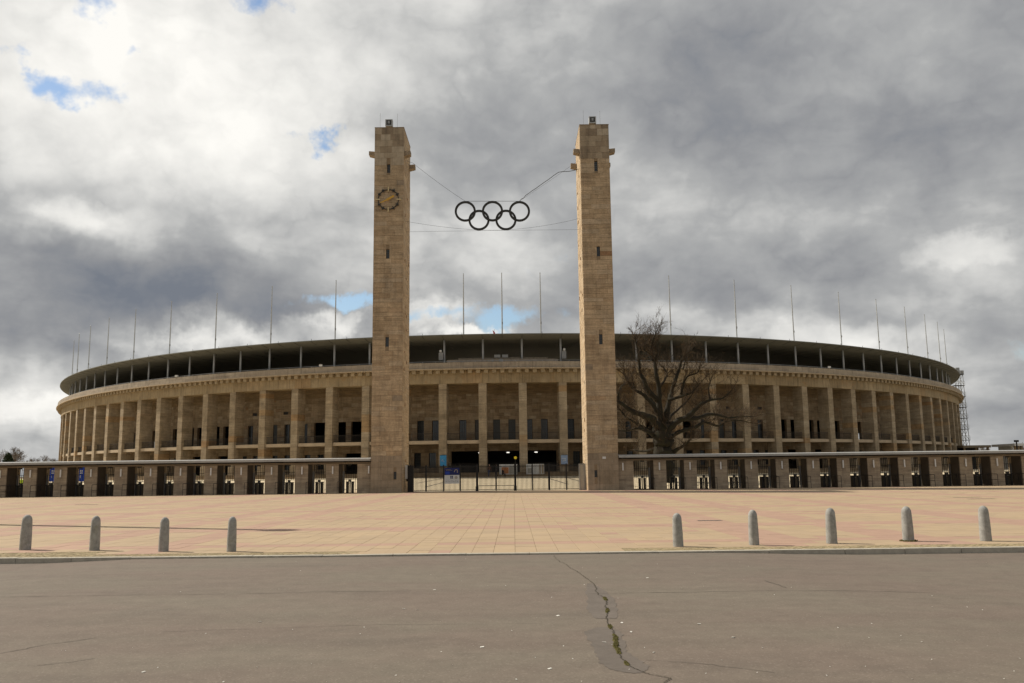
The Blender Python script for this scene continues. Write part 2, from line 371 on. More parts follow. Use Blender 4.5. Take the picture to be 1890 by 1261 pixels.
# ------------------------------------------------------------------ ground sheets
GY = 82.0                # front line of towers and gate wings
KY = 20.75               # kerb line
b = MB()
b.add([(-3000, -500, -.6), (3000, -500, -.6), (3000, 5000, -.6), (-3000, 5000, -.6)], [(0, 1, 2, 3)])
struct(b.build('ground', M['ground']))
def sm(a, b_, x):
    t = max(0, min(1, (x - a) / (b_ - a))); return t * t * (3 - 2 * t)
def ky(x): return KY + .003 * x * x * (0.9 if x < 0 else .1) * .6
def rz(x, y): return -.030 - .085 * (sm(8.5, 11.5, -x) + sm(4.0, 8.5, x))
b = MB(); xs = [-70 + i * 1.0 for i in range(141)]; ys = [-30, -10, 0, 5, 10, 15, 18, 19.5]
for i in range(len(xs) - 1):
    x0, x1 = xs[i], xs[i + 1]
    for j in range(len(ys)):
        y0 = ys[j]
        ya, yb = (y0, y0) if y0 < 19.5 else (y0, y0)
        if j + 1 < len(ys): yc, yd = ys[j + 1], ys[j + 1]
        else: yc, yd = ky(x1) + .1, ky(x0) + .1
        b.add([(x0, ya, rz(x0, ya)), (x1, yb, rz(x1, yb)), (x1, yc, rz(x1, yc)), (x0, yd, rz(x0, yd))], [(0, 1, 2, 3)])
road = struct(b.build('road', M['asphalt']))

# kerb stones
kerb = struct(empty('kerb', (0, KY, 0)))
x = -62.0
while x < 62:
    L = random.uniform(1.25, 1.85)
    b = MB(); x0, x1 = x + .006, x + L - .006
    dz0, dz1 = random.uniform(-.004, .004), random.uniform(-.004, .004)
    b.hexa([(x0, ky(x0), -.25), (x1, ky(x1), -.25), (x1, ky(x1) + .26, -.25), (x0, ky(x0) + .26, -.25)],
           [(x0, ky(x0) + .012, .008 + dz0), (x1, ky(x1) + .012, .008 + dz1), (x1, ky(x1) + .26, .008 + dz1), (x0, ky(x0) + .26, .008 + dz0)])
    b.build('kerb_stone', M['kerb'], kerb); x += L

# plaza bed and slabs
b = MB(); xs = [-75 + i * 2.5 for i in range(61)]
for i in range(60):
    x0, x1 = xs[i], xs[i + 1]
    b.add([(x0, ky(x0) + .12, -.010), (x1, ky(x1) + .12, -.010), (x1, GY + 4.5, -.010), (x0, GY + 4.5, -.010)], [(0, 1, 2, 3)])
plaza = struct(b.build('plaza', M['joint']))
SW, SD, GAP = .52, .78, .008
bandsX = [-30.2, -24.2, -18.4, -12.5, -9.4, 7.0, 10.7, 17.0, 23.0, 29.0, 35, -36]
bandsY = [23.5, 24.2, 30.3, 31.0, 37.2, 38.4, 44.0, 45.2, 51, 58, 65, 72]
def is_pink(cx, cy):
    if any(abs(cx - q) < .62 for q in bandsX): return True
    if any(abs(cy - q) < .36 for q in bandsY): return True
    return False
b = MB(); b.box(0, SW - GAP, 0, SD - GAP, -.045, 0, bottom=False)
slab_sand = b.mesh('paving_slab_sand', M['sand_o']); slab_pink = b.mesh('paving_slab_pink', M['pink_o'])
rest = MB(); nsl = 0; y = KY + .30; row = 0
def strip_y(x): return ky(x) + .265 + (.62 if (x < -6.2 or x > 3.0) else 0.0)
while y < GY + 4.2:
    half = min(72, 15 + y * .78); nx = int(half / SW)
    for i in range(-nx, nx):
        x0 = i * SW + .02
        if y < max(strip_y(x0), strip_y(x0 + SW)) + .005: continue
        pk = is_pink(x0 + SW / 2, y + SD / 2) ^ (random.random() < .02)
        if nsl < 290 and abs(x0) < 13.2:
            o = bpy.data.objects.new('paving_slab', slab_pink if pk else slab_sand); COL.objects.link(o)
            o.parent = plaza; o.location = (x0, y, random.uniform(-.002, .002)); o.rotation_euler = (random.uniform(-.0015, .0015), random.uniform(-.002, .002), 0); nsl += 1
        else:
            rest.box(x0, x0 + SW - GAP, y, y + SD - GAP, -.02, random.uniform(-.002, .002), 1 if pk else 0, random.random(), bottom=False)
    y += SD; row += 1
stuff(rest.build('paving_slabs', [M['sand'], M['pink']], plaza))
# first fill strip + small cobbles round the bollards
cob = MB(); x = -30.0
def first_row(x):
    y = KY + .30; t = max(strip_y(x - SW), strip_y(x), strip_y(x + SW))
    while y < t + .005: y += SD
    return y
while x < 30:
    yy = ky(x) + .268; top = first_row(x) - .01
    while yy + .05 < top:
        s = min(random.uniform(.070, .082), top - yy)
        cob.box(x + random.uniform(-.006, .006), x + s, yy, yy + s, -.03, random.uniform(-.004, .004), 0, random.random(), bottom=False)
        yy += .088
    x += .088
stuff(cob.build('cobble_strip', M['cobble'], plaza))
# drain covers on the plaza
for (u, v, w) in ((160, 931.5, 1.5), (1785, 918, 1.6), (1812, 921, 1.6), (1310, 961, .9)):
    p = gnd(u, v); b = MB(); b.box(p.x - w / 2, p.x + w / 2, p.y - .2, p.y + .2, -.02, .004)
    for k in range(6): b.box(p.x - w / 2 + .05 + k * w / 6, p.x - w / 2 + .05 + k * w / 6 + w / 12, p.y - .16, p.y + .16, .004, .009)
    b.build('drain_cover', M['seam'], plaza)

# road crack, moss, patches, seams, litter
def cp(x, y): return gnd(1000 + x / 5.023, 1010 + y / 5.023, -.012)
crk = [(112, 72, 3), (125, 95, 4), (170, 128, 3), (215, 150, 3), (260, 185, 3), (300, 205, 4), (335, 222, 6), (360, 245, 5), (400, 272, 5), (440, 305, 6), (470, 325, 4), (490, 350, 6), (512, 380, 5), (498, 402, 5), (530, 432, 7), (560, 452, 4), (585, 468, 14), (602, 505, 12), (588, 545, 6), (610, 580, 16), (600, 620, 6), (602, 655, 4),
       (620, 700, 6), (632, 728, 18), (655, 760, 10), (672, 800, 16), (686, 850, 20), (684, 900, 24), (706, 950, 24), (722, 985, 16), (735, 1020, 4), (770, 1040, 4), (785, 1070, 22), (815, 1090, 8), (860, 1112, 6), (920, 1138, 7), (1000, 1166, 11), (1080, 1180, 9), (1140, 1190, 9), (1192, 1203, 7), (1160, 1225, 9), (1120, 1256, 12)]
def ribbon(pts, zoff, name, m, parent, jit=.25):
    b = MB(); L = []; Rr = []
    for i, (p, w) in enumerate(pts):
        a = pts[max(i - 1, 0)][0]; c = pts[min(i + 1, len(pts) - 1)][0]
        d = (c - a); n = Vector((-d.y, d.x, 0)).normalized()
        w1, w2 = w * random.uniform(1 - jit, 1 + jit), w * random.uniform(1 - jit, 1 + jit)
        q = p + n * w1; r = p - n * w2
        L.append((q.x, q.y, rz(q.x, q.y) + zoff)); Rr.append((r.x, r.y, rz(r.x, r.y) + zoff))
    for i in range(len(pts) - 1): b.add([L[i], Rr[i], Rr[i + 1], L[i + 1]], [(0, 1, 2, 3)])
    return b.build(name, m, parent)
def dense(lst, k=4):
    o = []
    for i in range(len(lst) - 1):
        (p, w), (q, e) = lst[i], lst[i + 1]
        for j in range(k):
            t = j / k; o.append((p.lerp(q, t) + Vector((random.uniform(-1, 1), random.uniform(-1, 1), 0)) * min(.018, (q - p).length * .07), w * (1 - t) + e * t))
    o.append(lst[-1]); return o
cl = []
for (x, y, w) in crk:
    p = cp(x, y); cl.append((p, max(.007, w * p.y / FPX / 5.023 * .42)))
ribbon([(p, min(w * .75, .022)) for p, w in dense(cl, 6)], .008, 'crack', M['crack'], road, .5)
def patch(pts, zoff):
    L = [(cp(x, y), w) for x, y, w in pts]; o = []
    for i in range(len(L) - 1):
        for j in range(6): t = j / 6; o.append((L[i][0].lerp(L[i + 1][0], t), L[i][1] * (1 - t) + L[i + 1][1] * t))
    o.append(L[-1]); ribbon(o, zoff, 'tar_patch', M['tar'], road, .12)
patch([(440, 330, .05), (500, 400, .16), (540, 470, .20), (560, 560, .22), (600, 650, .14)], .003)
patch([(560, 730, .06), (570, 770, .22), (600, 860, .20), (640, 960, .17), (730, 1050, .22), (820, 1110, .20), (900, 1150, .06)], .003)
mo = MB(); rnd = random.Random(3)
dcl = dense(cl, 10)
for i, (p, w) in enumerate(dcl):
    if w < .009: continue
    for k in range(int(5 + w * 900)):
        q = p + Vector((rnd.uniform(-w, w) * .8, rnd.uniform(-.03, .03) - w * .5 * rnd.random(), 0)); r = rnd.uniform(.006, .016); h = rnd.uniform(.006, .022)
        z = rz(q.x, q.y) + .006
        mo.add([(q.x - r, q.y - r, z), (q.x + r, q.y - r, z), (q.x + r, q.y + r, z), (q.x - r, q.y + r, z), (q.x + rnd.uniform(-r, r), q.y + rnd.uniform(-r, r), z + h)], [(0, 1, 4), (1, 2, 4), (2, 3, 4), (3, 0, 4)])
stuff(mo.build('moss', M['moss'], road))
for pts, w in (([(0, 1101), (200, 1098), (420, 1096), (620, 1091), (760, 1090)], .007), ([(1085, 1095), (1260, 1092), (1440, 1089), (1600, 1087), (1720, 1087)], .008), ([(1410, 1070), (1450, 1083)], .010), ([(1190, 1216), (1300, 1224), (1430, 1240)], .004), ([(0, 1205), (90, 1188), (180, 1176)], .006), ([(60, 1228), (120, 1222), (175, 1214)], .005), ([(300, 1165), (700, 1152), (1000, 1150)], .004)):
    ribbon(dense([(gnd(u, v, -.02), w) for u, v in pts], 8), .004, 'tar_seam', M['seam'], road, .6)
li = MB(); rnd = random.Random(11)
fixed = [(1465, 1019), (802, 1089), (745, 1124), (1148, 1150), (1353, 1177), (1015, 1235), (1030, 1137), (1206, 1205), (890, 1195), (480, 1148), (265, 1241), (770, 1126), (1165, 1167), (1195, 1067), (1290, 1152), (1115, 1186)]
for i in range(120):
    if i < len(fixed): u, v = fixed[i]; s = .022
    else: u, v = rnd.uniform(0, 1890), 1030 + 230 * rnd.random() ** 1.3; s = rnd.uniform(.003, .010)
    p = gnd(u, v, -.03); a = rnd.uniform(0, 6.28); z = rz(p.x, p.y)
    c_, s_ = math.cos(a), math.sin(a); w = s * rnd.uniform(.4, 1)
    q = [(p.x + c_ * x - s_ * y, p.y + s_ * x + c_ * y, z + h) for x, y, h in ((-s, -w, .002), (s, -w * .7, .005), (s * .8, w, .008), (-s, w, .004))]
    li.hexa(q, [(x, y, h + .002) for x, y, h in q])
stuff(tag(li.build('litter', M['litter']), 'tiny pale paper scraps scattered over the asphalt', 'litter'))

# ------------------------------------------------------------------ bollards
def bollard(u, v, vt, wpx, label, lean):
    p = gnd(u, v - 2); H = (v - vt) / FPX * p.y * 1.0 + .02; r = wpx / 2 / FPX * p.y * .96
    b = MB(); prof = [(r * 1.0, -.05), (r * 1.0, .02), (r * .97, H * .4), (r * .90, H * .72), (r * .86, H * .83)]
    for k in range(1, 7):
        a = k / 6 * math.pi / 2; prof.append((max(.004, r * .86 * math.cos(a)), H * .83 + H * .17 * math.sin(a)))
    b.lathe(prof, (0, 0, 0), 28)
    o = b.build('bollard', M['granite'], None, (p.x, p.y, 0), True); o.rotation_euler = (R_(random.uniform(-.6, .6)), R_(lean), random.uniform(0, 6))
    tag(o, label, 'bollard', 'granite bollards along the kerb'); return p, r
BL = [(46, 1017, 956, 20.5), (174, 1018, 958, 18.5), (301.5, 1020, 960.5, 18.5), (427, 1020, 959.5, 17.5), (1252, 1011, 953, 19.5), (1392, 1008, 947, 19), (1535.5, 1005, 943.5, 20), (1677, 1001, 940.5, 20.5), (1820, 1000.5, 939.5, 20.5)]
BLL = ['leftmost grey granite bollard, at the left end of the kerb', 'second grey granite bollard from the left edge', 'third granite bollard from the left, before the plaza joints begin', 'granite bollard nearest the clock tower side, last of the left four',
       'first granite bollard right of the open middle of the kerb', 'mottled granite bollard, second of the right-hand five', 'middle granite bollard of the right-hand five', 'pale granite bollard with moss and weeds at its foot', 'rightmost pale granite bollard on the kerb']
for (q, l) in zip(BL, BLL): last = bollard(*q, l, random.uniform(-.4, .6)); (q[0] == 1677) and globals().__setitem__('mossy', last)
mo = MB(); p, r = mossy
for k in range(260):
    a = random.uniform(0, 6.28); d = r * random.uniform(.95, 1.5); q = Vector((p.x + math.cos(a) * d, p.y + math.sin(a) * d, 0)); s = .012; h = random.uniform(.01, .05)
    mo.add([(q.x - s, q.y - s, 0), (q.x + s, q.y - s, 0), (q.x + s, q.y + s, 0), (q.x - s, q.y + s, 0), (q.x + random.uniform(-.02, .02), q.y, h)], [(0, 1, 4), (1, 2, 4), (2, 3, 4), (3, 0, 4)])
stuff(tag(mo.build('weeds', M['moss']), 'ring of moss and weeds round the foot of one bollard', 'weeds'))

# ------------------------------------------------------------------ tall lamp post standing just outside the left of the frame; its shadow crosses the plaza
tip = gnd(528, 979); sd = Vector((-SUN_DIR.x, -SUN_DIR.y, 0)).normalized(); PH = 17.0
pb_ = tip - sd * (PH / math.tan(SUN_EL))
lp = empty('lamp_post', (pb_.x, pb_.y, 0), 'tall grey lamp post left of the frame casting its shadow over the plaza', 'lamp post')
b = MB(); b.lathe([(.42, -.05), (.42, .5), (.34, .6), (.24, PH - 1.0), (.2, PH - .6)], (pb_.x, pb_.y, 0), 16); b.build('mast', M['post'], lp, smooth=True)
b = MB(); b.lathe([(.22, PH - .6), (.55, PH - .45), (.55, PH - .1), (.2, PH)], (pb_.x, pb_.y, 0), 16); b.build('lamp_head', M['post'], lp)

# ------------------------------------------------------------------ entrance towers
def tower(name, label, x0, x1, ztop, depth, slits, seed, plug):
    rnd = random.Random(seed); y0 = GY; y1 = GY + depth; W = x1 - x0
    T = empty(name, ((x0 + x1) / 2, (y0 + y1) / 2, 0), label, 'tower')
    b = MB(); e = .03; g = .014
    # core with slit recesses cut in the front
    zs = sorted([0] + [q for s in slits for q in (s[1], s[2])] + [ztop - .02]); 
    b.box(x0 + e, x1 - e, y0 + .45, y1 - e, -.1, ztop - .03)
    cuts = sorted(slits, key=lambda s: s[1]); z = -.1
    for (cx, za, zb, w) in cuts:
        b.box(x0 + e, x1 - e, y0 + e, y0 + .449, z, za); b.box(x0 + e, cx - w / 2, y0 + e, y0 + .449, za, zb); b.box(cx + w / 2, x1 - e, y0 + e, y0 + .449, za, zb); z = zb
    b.box(x0 + e, x1 - e, y0 + e, y0 + .449, z, ztop - .03)
    b.build('core', M['mortar'], T)
    side = MB(); n = 0; z = 0.0; cnt = 0
    while z < ztop - .01:
        top = z > ztop - 3.9; low = z < 3.0
        h = rnd.uniform(.55, .75) if top else (rnd.uniform(.45, .7) if low else rnd.uniform(.36, .56))
        if z + h > ztop - .3: h = ztop - z
        # front blocks
        x = x0
        while x < x1 - .01:
            L = rnd.uniform(.5, 1.2) if top else rnd.uniform(.7, 1.9)
            if x + L > x1 - .35: L = x1 - x
            segs = [(x, x + L)]
            for (cx, za, zb, w) in slits:
                if z + h > za + .02 and z < zb - .02:
                    ns = []
                    for (a, c) in segs:
                        lo, hi = cx - w / 2, cx + w / 2
                        if c <= lo or a >= hi: ns.append((a, c)); continue
                        if a < lo - .02: ns.append((a, lo))
                        if c > hi + .02: ns.append((hi, c))
                    segs = ns
            for (a, c) in segs:
                pr = rnd.uniform(-.006, .012); d = .28
                key, mm = ('tower_top_stone', M['tower_top']) if top else (('tower_low_stone', M['tower_low']) if low else ('tower_stone', M['tower']))
                r = rnd.random()
                if not top and not low and r < .012: key, mm = 'tower_repair', M['patch']
                elif not top and not low and r < .019: key, mm = 'tower_rust', M['rust']
                piece('stone', key, mm, T, ((a + c) / 2, y0 + d / 2 - pr, z + h / 2), (c - a - g, d, h - g)); cnt += 1
            x += L
        # the other three faces: joined
        for face in range(3):
            A0, A1 = (y0 + .29, y1) if face < 2 else (x0, x1)
            q = A0
            while q < A1 - .01:
                L = rnd.uniform(.8, 2.0)
                if q + L > A1 - .4: L = A1 - q
                pr = rnd.uniform(-.006, .014); t = rnd.random() * .94
                if face == 0: side.box(x0 - pr, x0 + .2, q + g / 2, q + L - g / 2, z + g / 2, z + h - g / 2, 0, t)
                elif face == 1: side.box(x1 - .2, x1 + pr, q + g / 2, q + L - g / 2, z + g / 2, z + h - g / 2, 0, t)
                else: side.box(q + g / 2 + .2, q + L - g / 2 - .2, y1 - .2, y1 + pr, z + g / 2, z + h - g / 2, 0, t)
                q += L
        z += h
    stuff(side.build('side_stones', M['tower_a'], T))
    # roof slab
    b = MB(); b.box(x0 - .02, x1 + .02, y0 - .02, y1 + .02, ztop + .004, ztop + .06); b.build('coping', M['mortar'], T)
    for (cx, za, zb, w) in slits:
        b = MB(); b.box(cx - w / 2 + .002, cx + w / 2 - .002, y0 + .2, y0 + .24, za + .002, zb - .002); wn = b.build('slit_window', M['glass'], T)
        b = MB()
        for k in range(1, 5): zz = za + (zb - za) * k / 5; b.box(cx - w / 2 + .003, cx + w / 2 - .003, y0 + .15, y0 + .197, zz - .018, zz + .018)
        b.build('glazing_bars', M['frame'], wn)
    # corbels
    cz = 33.25
    for sx_ in (-1, 1):
        for yy in (y0 + .35, y1 - 1.15):
            xs_ = x0 if sx_ < 0 else x1
            b = MB(); L = .62
            b.hexa([(xs_, yy, cz - .32), (xs_ + sx_ * L, yy, cz - .16), (xs_ + sx_ * L, yy + .75, cz - .16), (xs_, yy + .75, cz - .32)],
                   [(xs_, yy, cz + .16), (xs_ + sx_ * L, yy, cz + .22), (xs_ + sx_ * L, yy + .75, cz + .22), (xs_, yy + .75, cz + .16)])
            b.build('corbel', M['patch'], T)
    for (xx, yy) in ((x0 + .45, y0 + .5), (x1 - .75, y0 + .7), (x0 + .6, y1 - .5)):
        b = MB(); b.tube([(xx, yy, ztop), (xx, yy, ztop + 1.75)], .012, 6); b.build('lightning_rod', M['greymetal'], T)
    # putlog holes and iron stubs on the inner face
    xi, sgn = plug
    for k in range(16):
        zz = rnd.uniform(1.5, ztop - 4); yy = rnd.uniform(y0 + .8, y1 - .8); w = rnd.uniform(.05, .16)
        b = MB(); b.box(min(xi, xi + sgn * .05), max(xi, xi + sgn * .05), yy - w, yy + w, zz - w * 1.2, zz + w * 1.2); b.build('iron_stub', M['rust'], T)
    # small floodlight box on top
    fx = (x0 + x1) / 2 - .1
    F = empty('floodlight', (fx, y0 + .6, ztop + .06), 'square grey floodlight box standing on the ' + ('clock tower' if 'round clock' in label else 'tower without a clock'), 'floodlight', 'floodlights on the tower tops')
    b = MB(); b.box(fx - .36, fx + .36, y0 + .3, y0 + .8, ztop + .32, ztop + 1.02); b.build('housing', M['post'], F)
    b = MB(); b.box(fx - .25, fx + .25, y0 + .27, y0 + .298, ztop + .43, ztop + .93); q = b.build('bezel', M['frame'], F)
    b = MB(); b.box(fx - .10, fx + .10, y0 + .245, y0 + .268, ztop + .55, ztop + .83); b.build('lens', M['greymetal'], q)
    for sx_ in (-.24, .24):
        b = MB(); b.box(fx + sx_ - .03, fx + sx_ + .03, y0 + .5, y0 + .6, ztop + .06, ztop + .321); b.build('leg', M['post'], F)
    return T, cnt
def X_(u, v): return aty(u, v, GY).x
def Z_(u, v): return aty(u, v, GY).z
def slit(u, va, vb, w=6.2): return (X_(u, (va + vb) / 2), Z_(u, vb), Z_(u, va), w / FPX * GY * 1.02)
lx0, lx1 = X_(687.5, 600), X_(743, 600)
rx0, rx1 = X_(1078.5, 600), X_(1134, 600)
TZ = Z_(719, 236)
TL, c1 = tower('entrance_tower', 'tall slender sandstone tower carrying the round clock', lx0, lx1, TZ, 5.4, [slit(717.3, 303, 319), slit(715.7, 460, 477), slit(714.5, 622, 640), slit(729, 871, 885, 5)], 21, (lx1, 1))
TR, c2 = tower('entrance_tower', 'tall slender sandstone tower without a clock, sunlit on its left side', rx0, rx1, TZ + .05, 5.6, [slit(1100, 297, 316), slit(1104.5, 455, 473), slit(1109, 617, 636), slit(1100, 868, 881, 5)], 34, (rx0, -1))
print('tower stones', c1, c2)
# house-number plate low on the right tower
p = aty(1115, 845, GY); b = MB(); b.box(p.x - .16, p.x + .16, GY - .04, GY - .014, p.z - .11, p.z + .11)
tag(b.build('wall_plate', M['whitepaint']), 'small white plate fixed low on the tower without a clock', 'plate')

# clock
cc = aty(716.6, 368, GY - .15); CR = 1.03
ck = empty('tower_clock', (cc.x, GY, cc.z), 'round open clock of dark bars with golden hands on the left tower', 'clock')
def ring_mesh(c, R, t, d, n=48):
    b = MB(); y0, y1 = c.y - d / 2, c.y + d / 2
    for k in range(n):
        a0, a1 = 2 * math.pi * k / n, 2 * math.pi * (k + 1) / n
        P_ = lambda r, a, y: (c.x + r * math.sin(a), y, c.z + r * math.cos(a))
        b.hexa([P_(R - t, a0, y0), P_(R - t, a1, y0), P_(R, a1, y0), P_(R, a0, y0)], [P_(R - t, a0, y1), P_(R - t, a1, y1), P_(R, a1, y1), P_(R, a0, y1)])
    bm = bmesh.new(); me = b.mesh('t', M['ring']); bm.from_mesh(me); bmesh.ops.remove_doubles(bm, verts=bm.verts, dist=1e-5)
    seen = {}
    for f in bm.faces: seen.setdefault(frozenset(v.index for v in f.verts), []).append(f)
    bmesh.ops.delete(bm, geom=[f for l in seen.values() if len(l) > 1 for f in l], context='FACES_ONLY')
    bmesh.ops.recalc_face_normals(bm, faces=bm.faces)
    r = MB(); bm.verts.index_update(); r.v = [tuple(v.co) for v in bm.verts]; r.f = [tuple(v.index for v in f.verts) for f in bm.faces]; r.m = [0] * len(r.f); r.t = [.5] * len(r.f)
    bm.free(); bpy.data.meshes.remove(me); return r
cy_ = GY - .10
ring_mesh(Vector((cc.x, cy_, cc.z)), CR, .07, .06).build('clock_ring', M['ring'], ck)
def bar(c, ang, r0, r1, w, d, yoff=0, taper=1.0):
    b = MB(); s_, c_ = math.sin(ang), math.cos(ang); rr = Vector((s_, 0, c_)); tt = Vector((c_, 0, -s_)); o = Vector((c.x, c.y + yoff, c.z))
    dy = Vector((0, d / 2, 0))
    q = [o + rr * r0 - tt * w / 2, o + rr * r0 + tt * w / 2, o + rr * r1 + tt * w / 2 * taper, o + rr * r1 - tt * w / 2 * taper]
    b.hexa([p - dy for p in q], [p + dy for p in q]); return b
c0 = Vector((cc.x, cy_, cc.z))
for k in range(12):
    a = k * math.pi / 6
    if k % 3 == 0: bar(c0, a, CR - .24, CR + .24, .11, .07, -.02).build('hour_mark', M['palegold'], ck)
    else:
        m_ = bar(c0, a, CR - .20, CR + .16, .085, .07, -.02).build('hour_mark', M['ring'], ck)
        bar(c0, a, CR - .02, CR + .07, .28, .05, -.055).build('cross_bar', M['ring'], m_)
for a in (0, math.pi / 2, math.pi, 3 * math.pi / 2): bar(Vector((cc.x, GY - .035, cc.z)), a, CR - .09, CR - .01, .05, .07).build('bracket', M['ring'], ck)
a_min = math.atan2(-78, -36); a_hr = math.atan2(60, 34)
bar(c0, a_min, -.10, .86, .15, .03, -.10, .6).build('minute_hand', M['gold'], ck)
bar(c0, a_hr, -.16, .66, .24, .03, -.14, .8).build('hour_hand', M['gold'], ck)
b = MB(); b.tube([(cc.x, GY - .28, cc.z), (cc.x, GY + .01, cc.z)], .07, 12); b.build('hub', M['gold'], ck)

# five rings between the towers
RY = GY + 2.4
em = None; RP = [(858.8, 390.3), (909.0, 390.0), (958.8, 390.3), (884.0, 405.8), (933.8, 405.6)]
C5 = [aty(u, v, RY) for u, v in RP]; RO = 19.9 / FPX * RY * 1.015
em = empty('ring_emblem', tuple(C5[1]), 'dark metal emblem of five interlocked rings hung between the towers', 'emblem')
for i, c in enumerate(C5):
    q = Vector((c.x, RY + (.0 if i < 3 else .13), c.z)); o = ring_mesh(q, RO, .215, .14, 56).build('ring', M['ring'], em)
b = MB(); b.tube([(C5[0].x, RY + .01, C5[0].z + RO), (C5[2].x, RY + .01, C5[2].z + RO)], .02, 6); b.build('top_wire', M['ring'], em)
def sagged(p, q, sag, n=14): return [p.lerp(q, i / n) - Vector((0, 0, sag * 4 * (i / n) * (1 - i / n))) for i in range(n + 1)]
def cable(pts, r, label):
    b = MB(); b.tube(pts, r, 6); tag(b.build('cable', M['ring']), label, 'cable')
tl = lambda v: Vector((lx1 - .05, RY, aty(757, v, RY).z)); tr = lambda v: Vector((rx0 + .05, RY, aty(1068, v, RY).z))
pt = lambda u, v: aty(u, v, RY)
cable([tl(297)] + sagged(pt(762, 301), C5[0] + Vector((0, 0, RO)), .12), .013, 'thin cable from the clock tower down to the first ring')
cable(sagged(C5[2] + Vector((0, 0, RO)), tr(296), .05), .009, 'faint thin straight cable from the last ring up to the right tower')
cable([C5[2] + Vector((0, .05, RO)), pt(963, 367), pt(966, 366), pt(970, 361), pt(976, 357), pt(981, 353), pt(989, 348), pt(997, 342), pt(1004, 337), pt(1013, 331), pt(1022, 324), pt(1031, 318), pt(1038, 317), pt(1050, 316.5), pt(1060, 314.5), tr(312)], .030, 'kinked slack black power lead from the rings to the right tower')
cable(sagged(tl(408.5), C5[3] - Vector((0, 0, RO)), .12) + [pt(909, 425)] + sagged(C5[4] - Vector((0, 0, RO)), tr(403), .18), .011, 'lower guy cable curving up to both towers under the rings')
cable(sagged(tl(428), tr(424), -.02), .010, 'lowest nearly level guy cable below the rings')

# ------------------------------------------------------------------ stadium
SA, SB, SD0, SXC, SSP, SPH = 111.0, 131.86, 253.94, -.576, 5.58, -.1457
ZG = 1.1
tabs = []; acc = 0.0; NT = 7200
for i in range(NT + 1):
    t = -math.pi + 2 * math.pi * i / NT
    x, y = SA * math.sin(t), -SB * math.cos(t)
    if i: acc += math.hypot(x - px_, y - py_)
    px_, py_ = x, y; tabs.append((acc, t))
half_len = acc / 2; TOT = acc
import bisect
_k = [q[0] - half_len for q in tabs]
def sp(s, off, z):
    s = (s + half_len) % TOT - half_len
    i = min(max(bisect.bisect_left(_k, s), 1), NT); f = (s - _k[i - 1]) / max(1e-9, _k[i] - _k[i - 1]); t = tabs[i - 1][1] * (1 - f) + tabs[i][1] * f
    x, y = SA * math.sin(t), -SB * math.cos(t); n = Vector((x / SA ** 2, y / SB ** 2, 0)).normalized()
    return Vector((SXC + x + n.x * off, SD0 + y + n.y * off, z))
def sang(s):
    a, b_ = sp(s - .05, 0, 0), sp(s + .05, 0, 0); return math.atan2(b_.y - a.y, b_.x - a.x)
def S(idx): return (idx + SPH) * SSP
ST = empty('stadium', (SXC, SD0, ZG), 'vast oval sandstone stadium with colonnade and a dark ring roof', 'stadium')
def wedge(b, s0, s1, o0, o1, z0, z1, mi=0, tint=.5, n=1):
    for i in range(n):
        a, c = s0 + (s1 - s0) * i / n, s0 + (s1 - s0) * (i + 1) / n
        b.hexa([sp(a, o1, z0), sp(c, o1, z0), sp(c, o0, z0), sp(a, o0, z0)], [sp(a, o1, z1), sp(c, o1, z1), sp(c, o0, z1), sp(a, o0, z1)], mi, tint)
def ringsurf(prof, name, m, s0=None, s1=None, n=160):
    b = MB(); s0 = -half_len if s0 is None else s0; s1 = half_len if s1 is None else s1
    for i in range(n + 1):
        s = s0 + (s1 - s0) * i / n
        for (o, z) in prof: b.v.append(tuple(sp(s, o, z)))
    k = len(prof)
    for i in range(n):
        for j in range(k - 1): b.f.append((i * k + j, (i + 1) * k + j, (i + 1) * k + j + 1, i * k + j + 1)); b.m.append(0); b.t.append(.5)
    return b.build(name, m, ST)
B0, B1 = -23, 23
ZC0, ZC1 = 1.7, 14.13          # column foot and head
WO = -3.5                      # face of the inner wall
random.seed(5)
# plinth step
for i in range(B0, B1 + 1):
    b = MB(); wedge(b, S(i - .5) + .004, S(i + .5) - .004, WO - 14 if abs(i) <= 1 else WO, 1.9, ZG - .9, ZC0 - .3); wedge(b, S(i - .5) + .004, S(i + .5) - .004, WO - 14 if abs(i) <= 1 else WO, 1.45, ZC0 - .296, ZC0); b.build('plinth_step', M['wall_back'] if 0 else M['soffit'], ST)
# columns
nb = 0
for i in range(B0, B1 + 2):
    idx = i - .5; s = S(idx); ang = sang(s); c = sp(s, 0, 0)
    Xf = Matrix.Translation(c) @ Matrix.Rotation(ang, 4, 'Z')
    single = abs(idx) <= 9.6
    b = MB()
    if single: b.box(-.53, .53, -.98, .98, ZC0, ZC1 - .002, X=Xf); core = b.build('column', M['mortar'], ST)
    z = ZC0 + .002; rnd = random.Random(100 + i)
    while z < ZC1 - .03:
        h = rnd.uniform(.62, 1.05)
        if z + h > ZC1 - .4: h = ZC1 - .004 - z
        w, d = 1.10 + rnd.uniform(-.012, .012), 2.0 + rnd.uniform(-.015, .015)
        if single: piece('block', 'column_block', M['col'], core, (c.x, c.y, z + h / 2), (w, d, h - .016), ang); nb += 1
        else: b.box(-w / 2, w / 2, -d / 2, d / 2, z + .008, z + h - .008, 0, rnd.random(), X=Xf)
        z += h
    if not single: b.build('column', M['col_a'], ST)
print('column blocks', nb)
